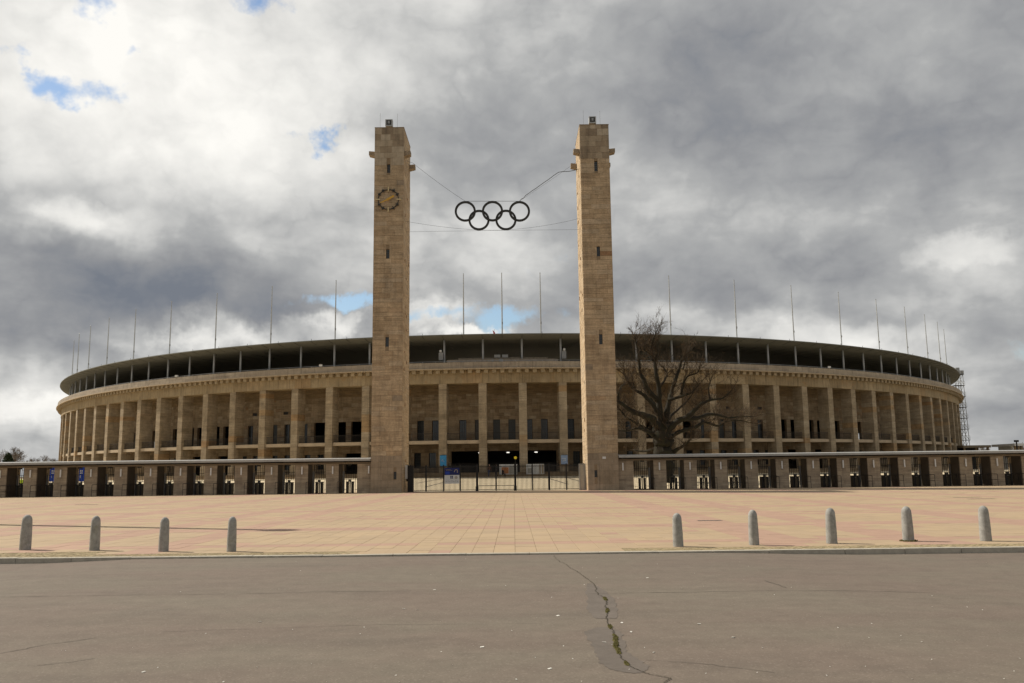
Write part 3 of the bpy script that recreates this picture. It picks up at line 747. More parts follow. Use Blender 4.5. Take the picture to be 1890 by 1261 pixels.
# entablature, brackets, cornice, parapet
br_ = MB()
for i in range(B0, B1 + 1):
    sA, sB = S(i - .5), S(i + .5)
    cuts = [sA, sA + SSP * random.uniform(.44, .56), sB]
    for k in range(2):
        b = MB(); wedge(b, cuts[k] + .008, cuts[k + 1] - .008, -1.15, 1.06 + random.uniform(-.01, .015), ZC1, 15.98, n=2); b.build('entablature_block', M['ent'], ST)
    for k in range(5):
        s = sA + SSP * (k + .5) / 5; wedge(br_, s - .27, s + .27, 1.0, 1.72, 15.50, 15.99)
    b = MB(); wedge(b, sA, sB - .006, -1.15, 2.05, 15.995, 16.16, n=2); b.build('cornice', M['cornice'], ST)
    for row in range(2):
        o_ = 0 if row == 0 else SSP / 6
        for k in range(3):
            s0 = sA + SSP * k / 3 + o_; b = MB()
            wedge(b, s0 + .007, s0 + SSP / 3 - .007, 1.0, 1.78 + random.uniform(-.008, .010), 16.163 + row * .43, 16.585 + row * .43); b.build('parapet_block', M['parapet'], ST)
stuff(br_.build('brackets', M['bracket'], ST))
# gallery soffit with stepped mouldings
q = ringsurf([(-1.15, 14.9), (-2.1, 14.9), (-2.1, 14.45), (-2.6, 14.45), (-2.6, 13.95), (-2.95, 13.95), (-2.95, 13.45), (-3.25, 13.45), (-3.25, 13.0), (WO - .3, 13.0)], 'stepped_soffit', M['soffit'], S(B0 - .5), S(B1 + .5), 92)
# wall with openings, built from courses of stone
PAT = {}
def openings(i):
    """list of (centre offset in m, width, z0, z1, kind)"""
    a = abs(i); sg = 1 if i >= 0 else -1; U = []; zf, zt = 6.2, 9.25
    if a == 0: U = [(-1.05, 1.05, zf, zt, 'door'), (1.25, 1.05, zf, zt, 'door')]
    elif a in (1, 2): U = [(-.55 * 1, 1.05, zf, zt, 'window'), (1.75, 1.0, zf, zt, 'window')] if i < 0 else [(-1.75, 1.0, zf, zt, 'window'), (.55, 1.05, zf, zt, 'window')]
    elif a in (4, 8, 9): U = [(-1.25, 1.5, zf, zt + .1, 'open'), (1.25, 1.75, zf, zt + .1, 'open')]
    elif a in (5, 10, 11): U = [(-1.6 * sg * -1, .95, zf, zt, 'window'), (1.0 * sg * -1, 1.9, zf, zt + .1, 'open')]
    elif a in (3, 6, 12, 13, 14, 15): U = [(-1.15, 1.0, zf, zt, 'door'), (1.2, 1.0, zf, zt, 'window')]
    else: U = [(.1, 1.05, zf, zt, 'window')]
    G = []
    if a == 0: G = [(0, 5.2, ZC0, 4.75, 'portal')]
    elif a == 1: G = [(-.1 * sg * -1 - .1 * sg, 4.6, ZC0, 4.75, 'portal')]
    elif a in (4, 8, 9): G = [(.8, 2.6, ZC0, 4.7, 'open')]
    else: G = [(-1.0, 1.05, 2.4, 4.6, 'window'), (1.3, 1.05, 2.4, 4.6, 'window')]
    V_ = []
    if a in (6, 7): V_ = [(.9 if i < 0 else .2, .9, 10.75, 11.2, 'vent')]
    return U + G + V_
ALL = []
for i in range(B0 - 2, B1 + 3):
    mid = (S(i - .5) + S(i + .5)) / 2; p = sp(mid, 0, 0); t_ = (sp(mid + .05, 0, 0) - sp(mid - .05, 0, 0)).normalized(); n_ = (sp(mid, -1, 0) - p)
    v = Vector((p.x, p.y, 0)); sh = max(-6.5, min(6.5, 3.9 * v.dot(t_) / v.dot(n_))) if abs(i) > 1 else 0
    for (c, w, z0, z1, kd) in openings(i): ALL.append((mid + c + (sh if kd != 'portal' else 0), w, z0, z1, kd, i))
wall = MB(); rnd = random.Random(77)
for i in range(B0, B1 + 1):
    sA, sB = S(i - .5), S(i + .5); mid = 0.0; ops = [o[:5] for o in ALL if o[0] + o[1] / 2 > sA + .02 and o[0] - o[1] / 2 < sB - .02]
    lev = sorted({ZG, 13.2} | {q for o in ops for q in (o[2], o[3])})
    def clip(z0, z1):
        segs = [(sA, sB)]
        for (c, w, a, d, kd) in ops:
            if z1 > a + .01 and z0 < d - .01:
                lo, hi = mid + c - w / 2, mid + c + w / 2; ns = []
                for (p, q_) in segs:
                    if q_ <= lo or p >= hi: ns.append((p, q_)); continue
                    if p < lo - .01: ns.append((p, lo))
                    if q_ > hi + .01: ns.append((hi, q_))
                segs = ns
        return segs
    for l0, l1 in zip(lev[:-1], lev[1:]):
        n = max(1, round((l1 - l0) / .52)); hh = (l1 - l0) / n
        b = MB()
        for (p, q_) in clip(l0, l1): wedge(wall, p, q_, WO - .45, WO - .03, l0, l1, 1, .3)
        for k in range(n):
            z0, z1 = l0 + k * hh, l0 + (k + 1) * hh
            for (p, q_) in clip(z0, z1):
                x = p
                while x < q_ - .005:
                    L = rnd.uniform(.6, 1.6)
                    if x + L > q_ - .35: L = q_ - x
                    wedge(wall, x + .007, x + L - .007, WO - .05, WO + rnd.uniform(-.008, .018), z0 + .007, z1 - .007, 0, rnd.random()); x += L
if 1:
    mid = 0.0
    for (c, w, a, d, kd, i_) in ALL:
        if abs(i_) > 19: continue
        s0, s1 = mid + c - w / 2 + .003, mid + c + w / 2 - .003
        if kd == 'window':
            b = MB(); wedge(b, s0, s1, WO - .36, WO - .33, a + .003, d - .003); wn = b.build('window', M['glass'], ST)
            b = MB()
            for k in range(4): t = s0 + (s1 - s0 - .05) * k / 3; wedge(b, t, t + .05, WO - .325, WO - .27, a + .004, d - .004)
            for k in range(6): t = a + .006 + (d - a - .06) * k / 5; wedge(b, s0 + .002, s1 - .002, WO - .266, WO - .24, t, t + .045)
            b.build('frame', M['frame'], wn)
        elif kd == 'door':
            b = MB(); wedge(b, s0, s1, WO - .36, WO - .30, a + .003, d - .003); dn = b.build('door', M['door'], ST)
            b = MB(); m2 = (s0 + s1) / 2
            wedge(b, m2 - .012, m2 + .012, WO - .297, WO - .285, a + .01, d - .5); wedge(b, s0 + .06, s1 - .06, WO - .297, WO - .285, d - .5, d - .47); b.build('door_seam', M['frame'], dn)
        elif kd == 'vent':
            b = MB()
            for k in range(4): wedge(b, s0, s1, WO - .2, WO - .08, a + .01 + k * .11, a + .07 + k * .11)
            b.build('vent', M['frame'], ST)
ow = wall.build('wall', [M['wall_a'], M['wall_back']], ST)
# rooms behind openings: floors, ceilings and a back wall
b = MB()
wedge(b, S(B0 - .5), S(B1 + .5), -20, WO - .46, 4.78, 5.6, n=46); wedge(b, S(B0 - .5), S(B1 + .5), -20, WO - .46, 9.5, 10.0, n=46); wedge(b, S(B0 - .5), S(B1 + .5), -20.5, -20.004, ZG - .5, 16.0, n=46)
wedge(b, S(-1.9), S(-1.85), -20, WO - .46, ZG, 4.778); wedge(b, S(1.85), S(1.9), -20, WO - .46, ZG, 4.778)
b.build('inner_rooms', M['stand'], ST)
# gallery slabs and railings
for i in range(B0, B1 + 1):
    sA, sB = S(i - .5), S(i + .5); b = MB(); wedge(b, sA + .56, sB - .56, WO + .02, .70, 5.72, 6.18); wedge(b, sA + .005, sB - .005, WO + .02, -1.02, 5.70, 6.16); b.build('gallery_slab', M['slabedge'], ST)
    if abs(i) > 19: continue
    b = MB(); nbar = 30
    wedge(b, sA + .565, sB - .565, .50, .545, 7.15, 7.20); wedge(b, sA + .565, sB - .565, .505, .54, 6.27, 6.30)
    for k in range(nbar):
        s = sA + .62 + (SSP - 1.24) * k / (nbar - 1); wedge(b, s - .010, s + .010, .512, .534, 6.18 if k % 10 == 0 else 6.30, 7.15)
    b.build('railing', M['railiron'], ST)
# upper terrace, posts, roof, stands
wv = ringsurf([(1.0, 16.5), (-7.0, 16.5), (-7.0, 18.3), (-9.0, 18.3), (-48, 1.5), (-60, 1.5)], 'upper_stand', M['stand'])
ringsurf([(.95, ZC1 + .3), (.95, 16.49)], 'entablature_core', M['mortar'])
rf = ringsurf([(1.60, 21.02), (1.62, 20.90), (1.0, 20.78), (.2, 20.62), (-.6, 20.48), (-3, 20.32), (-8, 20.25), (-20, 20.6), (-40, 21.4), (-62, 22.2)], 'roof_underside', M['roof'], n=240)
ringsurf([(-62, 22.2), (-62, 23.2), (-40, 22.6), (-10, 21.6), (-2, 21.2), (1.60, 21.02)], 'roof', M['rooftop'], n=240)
for i in range(B0, B1 + 2):
    s = S(i - .5); p = sp(s, -.4, 0); b = MB(); b.tube([(p.x, p.y, 16.4), (p.x, p.y, 20.56)], .145, 10); b.build('roof_post', M['post'], ST, smooth=True)
# panel joints on the roof underside and lugs along its rim
b = MB()
for i in range(B0 * 2, B1 * 2 + 1):
    s_ = S(i / 2)
    for (oa, za, ob, zb_) in ((1.58, 20.86, .2, 20.60), (.2, 20.60, -3, 20.30), (-3, 20.30, -8, 20.23)):
        p0, p1, p2, p3 = sp(s_ - .035, oa, za), sp(s_ + .035, oa, za), sp(s_ + .035, ob, zb_), sp(s_ - .035, ob, zb_); up_ = Vector((0, 0, .03))
        b.hexa([p0, p1, p2, p3], [p0 + up_, p1 + up_, p2 + up_, p3 + up_])
    if i % 2 == 0: b.tube([sp(s_, 1.4, 21.0), sp(s_, 1.4, 21.28)], .03, 5)
stuff(b.build('roof_joints', M['frame'], ST))
# terrace rail
b = MB()
for i in range(B0 * 3, B1 * 3): wedge(b, S(i / 3), S((i + 1) / 3), 1.2, 1.24, 17.22, 17.26)
for i in range(B0 * 3, B1 * 3): wedge(b, S(i / 3) - .02, S(i / 3) + .02, 1.2, 1.24, 17.01, 17.22)
stuff(b.build('parapet_rail', M['post'], ST))
# raised concrete wall and boxes over the portal
b = MB(); wedge(b, S(-1.20), S(1.22), -3.2, -2.8, 16.5, 18.2, n=4); b.build('terrace_wall', M['parapet'], ST)
b = MB(); wedge(b, S(-1.40), S(1.40), .25, .8, 16.5, 17.50, n=5); b.build('terrace_wall', M['parapet'], ST)
for (a, c) in ((-.23, -.07), (-.02, .14)):
    b = MB(); wedge(b, S(a), S(c), -3.25, -2.75, 18.21, 18.6); b.build('vent_box', M['whitepaint'], ST)
for (a, c) in ((-.26, -.22), (-.08, .02)):
    b = MB(); wedge(b, S(a), S(c), .85, .95, 16.9, 17.5); b.build('equipment_box', M['greymetal'], ST)
for idx, sg in ((-1.5, -1), (1.5, 1)):
    p = sp(S(idx), -.3, 0)
    b = MB(); b.box(p.x + sg * .15 - .01 if sg > 0 else p.x - .75, p.x + .75 if sg > 0 else p.x - .15, p.y - .3, p.y + .1, 17.6, 18.7)
    q = b.build('speaker_box', M['greymetal'], ST)
    b = MB(); b.lathe([(.02, -.2), (.16, -.15), (.2, 0), (.16, .15), (.02, .2)], (p.x + sg * .5, p.y - .1, 18.92), 12); b.build('camera_dome', M['whitepaint'], q, smooth=True)
# floodlamps on the parapet
for idx in (-9.6, -4.7, 9.4): 
    p = sp(S(idx), 1.5, 17.0); b = MB(); b.box(p.x - .22, p.x + .22, p.y - .3, p.y + .1, 17.12, 17.4); b.tube([(p.x, p.y, 17.0), (p.x, p.y, 17.13)], .05, 6); b.build('parapet_lamp', M['whitepaint'], ST)
# portal fence and lights
pf = MB()
for i in (-1, 0, 1):
    sA, sB = S(i - .5) + .6, S(i + .5) - .6; n = 22
    for k in range(n + 1):
        s = sA + (sB - sA) * k / n; wedge(pf, s - .022, s + .022, -.25, -.2, ZC0, 3.05); 
    wedge(pf, sA, sB, -.2, -.16, 2.55, 2.62); wedge(pf, sA, sB, -.2, -.16, 1.95, 2.0)
pf.build('portal_fence', M['railiron'], ST)
for s in (-.85, .05, .95):
    b = MB(); wedge(b, S(s), S(s) + .5, -13, -12.6, 4.62, 4.77); b.build('ceiling_lamp', M['lampglow'], ST)
# low dark wall across the foot of the portal
# flagpoles on the roof
def pole(idx, label, vtop=None):
    p = sp(S(idx), -.5, 0); zb = 21.15; zt = 30.15
    P_ = empty('flagpole', (p.x, p.y, zb), label, 'flagpole', 'flagpoles on the stadium roof')
    b = MB(); b.tube([(p.x, p.y, zb - .25), (p.x, p.y, zb + 5), (p.x, p.y, zt)], [.105, .09, .055], 8); b.build('shaft', M['post'], P_)
    b = MB(); b.lathe([(.02, -.06), (.09, 0), (.02, .06)], (p.x, p.y, zt + .05), 8); b.build('finial', M['greymetal'], P_)
    b = MB(); b.box(p.x - .04, p.x + .12, p.y - .13, p.y + .04, zb + 1.55, zb + 1.85); b.build('cleat', M['greymetal'], P_)
for idx, t in ((-1, 'left one of the three flagpoles between the towers'), (0, 'middle one of the three flagpoles between the towers'), (1, 'right one of the three flagpoles between the towers')): pole(idx, t)
for k in range(9):
    i = 4.5 + 2 * k
    pole(-i, ordn(k + 1) + ' thin flagpole on the roof counting left from the clock tower')
    pole(i, ordn(k + 1) + ' thin flagpole on the roof counting right from the sunlit tower')
# small red flag
p = sp(S(-.27), -8, 0); F = empty('flag', (p.x, p.y, 21.6), 'tiny red flag on a short stick on the stadium roof between the towers', 'flag')
b = MB(); b.tube([(p.x, p.y, 21.3), (p.x, p.y, 23.2)], .04, 6); b.build('stick', M['greymetal'], F)
b = MB(); b.hexa([(p.x, p.y - .02, 22.1), (p.x + .35, p.y - .1, 21.9), (p.x + .35, p.y - .06, 21.9), (p.x, p.y + .02, 22.1)], [(p.x - .25, p.y - .02, 23.1), (p.x + .12, p.y - .12, 22.7), (p.x + .12, p.y - .08, 22.7), (p.x - .25, p.y + .02, 23.1)]); b.build('cloth', M['red'], F)

# forecourt between gate and stadium
b = MB(); ysf = [GY + 4.5, GY + 10, 100, 110, 120, 180, 330]
for a, c in zip(ysf[:-1], ysf[1:]):
    f = lambda y: -.012 + (ZG + .012) * max(0, min(1, (y - GY - 4.5) / (119 - GY - 4.5)))
    b.add([(-190, a, f(a)), (190, a, f(a)), (190, c, f(c)), (-190, c, f(c))], [(0, 1, 2, 3)])
struct(b.build('forecourt', M['fore']))
def fz(y): return -.012 + (ZG + .012) * max(0, min(1, (y - GY - 4.5) / (119 - GY - 4.5)))
# worn dark joints on the forecourt
for (u0, v0, u1, v1) in ((770, 892, 815, 884), (785, 899, 822, 890), (1012, 883, 1048, 894), (1050, 883, 1075, 890)):
    def onf(u, v):
        y = 90.0
        for _ in range(30): p = aty(u, v, y); d = ray(u, v); y += ((fz(y) - p.z)) / (d.z / d.y - .034) * .7
        return aty(u, v, y)
    try:
        a, c = onf(u0, v0), onf(u1, v1); d = (c - a); n = Vector((-d.y, d.x, 0)).normalized() * .12
        b = MB(); b.add([tuple(q + Vector((0, 0, .012))) for q in (a - n, c - n, c + n, a + n)], [(0, 1, 2, 3)]); struct(b.build('drain_channel', M['seam']))
    except Exception as e: print('channel', e)

# ------------------------------------------------------------------ gate wings
def wing(name, label, xs, w, side, xin):
    """xs: centres of pillars from the tower outwards"""
    Y0, Y1 = GY + .35, GY + 2.6; H = 2.72
    Wg = empty(name, (xs[0], (Y0 + Y1) / 2, 0), label, 'gatehouse', 'low gate wings beside the towers')
    for k, x in enumerate(xs):
        b = MB(); x0, x1 = x - w / 2, x + w / 2
        if k == 0: x0, x1 = (x0, xin) if side < 0 else (xin, x1)
        b.box(x0 + .02, x1 - .02, Y0 + .02, Y1 - .02, -.1, H, 0, .2)
        z = 0.0; rr = random.Random(int(x * 13) + 999)
        while z < H - .02:
            h = rr.uniform(.20, .34)
            if z + h > H - .15: h = H - z
            sp_ = x0 + (x1 - x0) * rr.uniform(.3, .7)
            for (a, c) in ((x0, sp_), (sp_, x1)):
                pr = rr.uniform(-.004, .008); b.box(a + .005, c - .005, Y0 - pr, Y0 + .3, z + .005, z + h - .005, 0, rr.random())
            for q in range(3):
                ya, yb = Y0 + .3 + (Y1 - Y0 - .3) * q / 3, Y0 + .3 + (Y1 - Y0 - .3) * (q + 1) / 3
                b.box(x0 - .004, x1 + .004, ya + .005, yb - .005, z + .005, z + h - .005, 0, rr.random())
            z += h
        pl = b.build('pillar', M['gate'], Wg)
        lx = x if k else (x0 + x1) / 2 + (.4 if side < 0 else -.25)
        b = MB(); b.lathe([(.05, 0), (.068, .02), (.068, .70), (.05, .72)], (lx + side * -.05, Y0 - .10, 1.80), 10); q = b.build('tube_lamp', M['white'], pl, smooth=False)
        b = MB(); b.box(lx + side * -.05 - .03, lx + side * -.05 + .03, Y0 - .05, Y0 - .005, 2.0, 2.35); b.build('lamp_bracket', M['greymetal'], pl)
    xa, xb = (xs[-1] - w, xin) if side < 0 else (xin, xs[-1] + w)
    L = abs(xb - xa); n = max(1, round(L / 5.6))
    b = MB(); b.box(xa, xb, Y0 + .05, Y1 - .05, H + .002, H + .16); b.build('lintel', M['soffitboard'], Wg)
    for k in range(n):
        b = MB(); p0, p1 = xa + L * k / n + .004, xa + L * (k + 1) / n - .004
        b.hexa([(p0, Y0 - .65, H + .28), (p1, Y0 - .65, H + .28), (p1, Y1 + .5, H + .163), (p0, Y1 + .5, H + .163)], [(p0, Y0 - .65, H + .48), (p1, Y0 - .65, H + .48), (p1, Y1 + .5, H + .60), (p0, Y1 + .5, H + .60)])
        b.build('canopy', M['canopy'], Wg)
    for k in range(len(xs) - 1):
        a, c = sorted((xs[k], xs[k + 1])); a += w / 2; c -= w / 2
        if k == 0:
            pass
        gr = MB(); yb = Y1 - .25; nb_ = 10
        for q in range(nb_ + 1):
            x = a + (c - a) * q / nb_
            if .33 < q / nb_ < .67: z0 = 1.25
            else: z0 = .03
            gr.box(x - .021, x + .021, yb - .012, yb + .012, z0, H - .01)
        for z in (1.28, 2.0): gr.box(a + .002, c - .002, yb - .02, yb + .02, z - .02, z + .02)
        gr.box(a + .002, a + (c - a) * .33, yb - .02, yb + .02, .28, .32); gr.box(c - (c - a) * .33, c - .002, yb - .02, yb + .02, .28, .32)
        gr.build('bar_grille', M['darkmetal'], Wg)
        # pale jamb post on the outer side of the opening
        jx = a + .10 if side < 0 else c - .10
        b = MB(); b.box(jx - .05, jx + .05, yb - .35, yb - .25, 0, 2.05); b.box(jx + .09 * -side - .03, jx + .09 * -side + .03, yb - .33, yb - .27, 0, 2.05); b.build('jamb_post', M['greymetal'], Wg)
        gl = MB(); e_ = a if side < 0 else c; d_ = .045 if side < 0 else -.045  # added dark panel over the pillar side, painting the shade inside the opening
        gl.box(min(e_ + d_ * .25, e_ + d_), max(e_ + d_ * .25, e_ + d_), Y0 + .12, Y1 - .62, .03, H - .02); gl.build('side_shade_panel', M['sideshade'], Wg)
        # handrail running out in front of the opening
        hx = a + .10 if side < 0 else c - .10
        b = MB(); b.tube([(hx, Y0 + 1.6, 1.08), (hx, Y0 - 1.05, 1.08), (hx, Y0 - 1.10, 1.03), (hx, Y0 - 1.10, 0)], .024, 8); b.tube([(hx, Y0 + 1.5, .55), (hx, Y0 - 1.09, .55)], .018, 6); b.tube([(hx, Y0 + .6, 1.08), (hx, Y0 + .6, 0)], .02, 6); b.build('handrail', M['railiron'], Wg)
        # ceiling lamp
        b = MB(); m_ = (a + c) / 2; b.box(m_ - .16, m_ + .16, Y0 + .7, Y0 + .9, H - .13, H + .001); b.build('ceiling_lamp', M['frame'], Wg)
        # turnstile
        tx = m_; T = empty('turnstile', (tx, Y0 + 1.2, 0), 'dark turnstile in the %s opening %s' % (ordn(k + 1) if k < 15 else 'outer', 'left of the clock tower' if side < 0 else 'right of the sunlit tower'), 'turnstile', 'turnstiles in the gate wings')
        for sg in (-1, 1):
            b = MB(); b.box(tx + sg * .24 - .07, tx + sg * .24 + .07, Y0 + .8, Y0 + 1.6, 0, 1.02); b.box(tx + sg * .24 - .085, tx + sg * .24 + .085, Y0 + .75, Y0 + 1.65, 1.02, 1.08); b.build('cabinet', M['darkmetal'], T)
        b = MB(); b.tube([(tx, Y0 + 1.2, 0), (tx, Y0 + 1.2, 1.22)], .055, 10); b.build('rotor_post', M['darkmetal'], T)
        b = MB()
        for q in range(3):
            an = q * 2.094 + .5; b.tube([(tx, Y0 + 1.2, .92), (tx + .165 * math.cos(an), Y0 + 1.2 + .4 * math.sin(an), .92)], .018, 6)
        b.build('rotor_arms', M['greymetal'], T)
        b = MB(); b.box(tx - .10, tx + .12, Y0 + .9, Y0 + 1.15, 1.08, 1.26); b.build('reader_head', M['frame'], T)
    return Wg
YP = GY + .35
def xw(u): return aty(u, 880, YP).x
lu = [671, 613.2, 556.5, 500.5, 444.5, 388.5, 332.7, 277.5, 222.5, 167.4, 111.4, 55.6, 0, -56, -112, -168]
ru = [1158, 1218.5, 1275, 1331.8, 1388, 1445, 1502.5, 1558, 1614.5, 1671.5, 1728.5, 1785, 1843, 1900, 1957, 2014]
pw = 23.2 / FPX * YP * 1.0
wing('gate_wing', 'low stone gate wing with flat canopy left of the clock tower', [xw(u) for u in lu], pw, -1, lx0 - .03)
wing('gate_wing', 'low stone gate wing with flat canopy right of the sunlit tower', [xw(u) for u in ru], pw, 1, rx1 + .03)

# ------------------------------------------------------------------ barred gate between the towers
gx0, gx1 = lx1 + .06, rx0 - .06; gy = GY + 3.0; GH = 2.45
GT = empty('entrance_gate', ((gx0 + gx1) / 2, gy, 0), 'wide dark barred gate closing the gap between the two towers', 'gate')
pu = [758, 786.5, 818.8, 849.5, 880.5, 915.6, 951, 982.6, 1013.5, 1045.5, 1078]
px = [min(max(aty(u, 880, gy).x, gx0 + .08), gx1 - .08) for u in pu]
for k, x in enumerate(px):
    w = .085 if k in (4, 6, 8) else .05
    b = MB(); b.box(x - w, x + w, gy - w, gy + w, 0, GH + .1); b.build('gate_post', M['darkmetal'], GT)
    if k in (4, 6): b = MB(); b.box(x - .14, x + .14, gy - .14, gy + .14, 0, .45); b.build('post_foot', M['darkmetal'], GT)
for k in range(len(px) - 1):
    b = MB(); n = max(6, round((px[k + 1] - px[k]) / .135))
    a, c = px[k] + .09, px[k + 1] - .09
    for z in (.12, GH - .12): b.box(a - .03, c + .03, gy - .022, gy + .022, z - .025, z + .025)
    if k in (4, 5): b.box(a - .03, c + .03, gy - .018, gy + .018, .48, .53)
    for q in range(n + 1):
        x = a + (c - a) * q / n; b.box(x - .025, x + .025, gy - .020, gy + .020, .06, GH + (.02 if q % 2 else .0))
        b.add([(x - .012, gy - .012, GH + .021), (x + .012, gy - .012, GH + .021), (x + .012, gy + .012, GH + .021), (x - .012, gy + .012, GH + .021), (x, gy, GH + .12)], [(0, 1, 4), (1, 2, 4), (2, 3, 4), (3, 0, 4)])
    b.build('barred_leaf', M['darkmetal'], GT)
b = MB(); b.box(gx0, gx1, gy - .12, gy + .12, -.05, .03); b.build('threshold_rail', M['greymetal'], GT)
# control cabinet left, pale pillar right
def simple(name, label, cat, boxes, loc):
    E_ = empty(name, loc, label, cat)
    for (nm, mk, bx) in boxes:
        b = MB(); b.box(*bx); b.build(nm, M[mk], E_)
    return E_
simple('control_cabinet', 'dark gate control cabinet with pale panel beside the clock tower', 'cabinet', [('body', 'darkmetal', (gx0 + .25, gx0 + .78, gy - .9, gy - .4, 0, 2.5)), ('panel', 'whitepaint', (gx0 + .02, gx0 + .24, gy - .82, gy - .7, 1.25, 2.55)), ('bracket', 'darkmetal', (gx0 + .1, gx0 + .3, gy - .69, gy - .6, 1.0, 2.6))], (gx0 + .5, gy - .6, 0))
simple('wicket_frame', 'pale grey metal wicket frame against the sunlit tower', 'gate', [('jamb', 'greymetal', (gx1 - .62, gx1 - .50, gy - .9, gy - .7, 0, 2.4)), ('jamb', 'greymetal', (gx1 - .12, gx1 - .0, gy - .9, gy - .7, 0, 2.4)), ('head', 'greymetal', (gx1 - .62, gx1 - .0, gy - .9, gy - .7, 2.402, 2.5)), ('panel', 'concrete', (gx1 - .49, gx1 - .13, gy - .84, gy - .78, .05, 2.39))], (gx1 - .3, gy - .8, 0))

# sign hanging on the gate
sy = gy - .16
q0, q1 = aty(820.5, 893, sy), aty(847.8, 863.5, sy); zm = aty(834, 877, sy).z
SG = empty('gate_sign', ((q0.x + q1.x) / 2, sy, q0.z), 'information board half navy half white hung on the barred gate', 'sign')
b = MB(); b.box(q0.x, q1.x, sy, sy + .03, q0.z, zm); lowp = b.build('lower_panel', M['whitepaint'], SG)
b = MB(); b.box(q0.x, q1.x, sy, sy + .03, zm + .004, q1.z); upp = b.build('upper_panel', M['navy'], SG)
b = MB(); b.box(q0.x + .25, q0.x + .3, sy + .031, gy - .025, q0.z + .1, q1.z - .1); b.box(q1.x - .3, q1.x - .25, sy + .031, gy - .025, q0.z + .1, q1.z - .1); b.build('hanger', M['darkmetal'], SG)
sw_ = q1.x - q0.x; yy = sy - .004
b = MB(); ex, ez = q0.x + sw_ * .48, zm - .20
for (i, j) in ((-1, -1), (1, -1), (-1, 1), (1, 1)): b.box(ex + i * .075 - .06, ex + i * .075 + .06, yy - .003, yy + .003, ez + j * .075 - .06, ez + j * .075 + .06)
b.build('square_emblem', M['navy'], lowp)
ring_mesh(Vector((q0.x + sw_ * .78, yy, ez - .04)), .14, .022, .006, 28).build('round_emblem', M['rust'], lowp)
ring_mesh(Vector((q0.x + sw_ * .78, yy, ez - .04)), .09, .05, .006, 20).build('emblem_disc', M['patch'], lowp)
b = MB()
for k in range(7): b.box(q0.x + .12 + k * .18, q0.x + .12 + k * .18 + random.uniform(.06, .13), yy - .003, yy + .003, q0.z + .20 + (k % 2) * .03, q0.z + .235 + (k % 2) * .03)
b.build('small_print', M['seam'], lowp)
b = MB()
for k in range(9):
    a0, a1 = math.pi * k / 9, math.pi * (k + 1) / 9; cx_, cz_ = q0.x + sw_ * .78, zm + .38
    Pq = lambda r, a, y: (cx_ + r * math.cos(a), y, cz_ + r * math.sin(a) * .9)
    b.hexa([Pq(.12, a0, yy - .003), Pq(.12, a1, yy - .003), Pq(.155, a1, yy - .003), Pq(.155, a0, yy - .003)], [Pq(.12, a0, yy + .003), Pq(.12, a1, yy + .003), Pq(.155, a1, yy + .003), Pq(.155, a0, yy + .003)])
b.box(cx_ - .2, cx_ - .13, yy - .003, yy + .003, cz_ - .08, cz_ - .03); b.box(cx_ + .08, cx_ + .16, yy - .003, yy + .003, cz_ - .13, cz_ - .06)
b.build('arch_emblem', M['palegold'], upp)
b = MB(); b.box(q0.x + .12, q0.x + .6, yy - .003, yy + .003, q1.z - .17, q1.z - .145); b.box(q0.x + .12, q0.x + .75, yy - .003, yy + .003, q1.z - .25, q1.z - .225); b.build('small_print', M['patch'], upp)
b = MB(); b.box(q0.x + .08, q0.x + .5, yy - .002, yy + .003, zm + .06, zm + .34); b.build('blue_field', M['blue'], upp)

# banners hung on the stadium columns
def col_banner(idx, ua, va, ub, vb, mk, label, extra):
    c = sp(S(idx), 1.06, 0); yb = c.y - .06
    p, q = aty(ua, vb, yb), aty(ub, va, yb); E_ = empty('banner', ((p.x + q.x) / 2, yb, p.z), label, 'banner')
    b = MB(); b.box(p.x, q.x, yb - .03, yb, p.z, q.z); o = b.build('cloth', M[mk], E_)
    b = MB(); b.box(p.x - .03, q.x + .03, yb - .045, yb + .012, q.z, q.z + .05); b.box(p.x - .03, q.x + .03, yb - .045, yb + .012, p.z - .05, p.z); b.build('batten', M['darkmetal'], E_)
    b = MB(); w = q.x - p.x; h = q.z - p.z; rr = random.Random(int(ua))
    for k in range(9):
        x = p.x + w * rr.uniform(.15, .6); z = p.z + h * rr.uniform(.3, .62); b.box(x, x + w * rr.uniform(.08, .3), yb - .034, yb - .031, z, z + h * .05)
    b.build('pale_print', M[extra], o)
col_banner(-1.5, 812.0, 840.5, 824.0, 860.5, 'cyan', 'bright blue banner with pale mark on a stadium column', 'paleblue')
col_banner(1.5, 1035.5, 840, 1047.5, 857, 'paleblue', 'pale blue banner on the column right of the portal', 'whitepaint')
# white and orange panels inside the portal, dark bin
def panel(name, u0, v0, u1, v1, y, mk, label, cat, extra=None):
    p, q = aty(u0, v1, y), aty(u1, v0, y); base = max(p.z, 0); E_ = empty(name, ((p.x + q.x) / 2, y, p.z), label, cat)
    b = MB(); b.box(p.x, q.x, y, y + .25, p.z, q.z); b.build('body', M[mk], E_)
    for (f0, f1, g0, g1, m2) in (extra or []):
        b = MB(); b.box(p.x + (q.x - p.x) * f0, p.x + (q.x - p.x) * f1, y - .02, y - .001, p.z + (q.z - p.z) * g0, p.z + (q.z - p.z) * g1); b.build('face_panel', M[m2], E_)
    return E_
yq = SD0 - SB - 1.75
def panel_on(name, u0, v0, u1, *a):
    p = aty(u0, v0, yq); v1 = 868
    while aty(u0, v1, yq).z > ZC0 - .29: v1 += .1
    return panel(name, u0, v0, u1, v1, yq, *a)
panel_on('ticket_counter', 921.5, 857, 955, 'whitepaint', 'white counter with orange front inside the dark portal', 'counter', [(.12, .52, .08, .72, 'orange'), (.56, .74, .06, .75, 'concrete'), (.77, .97, .06, .9, 'concrete')])
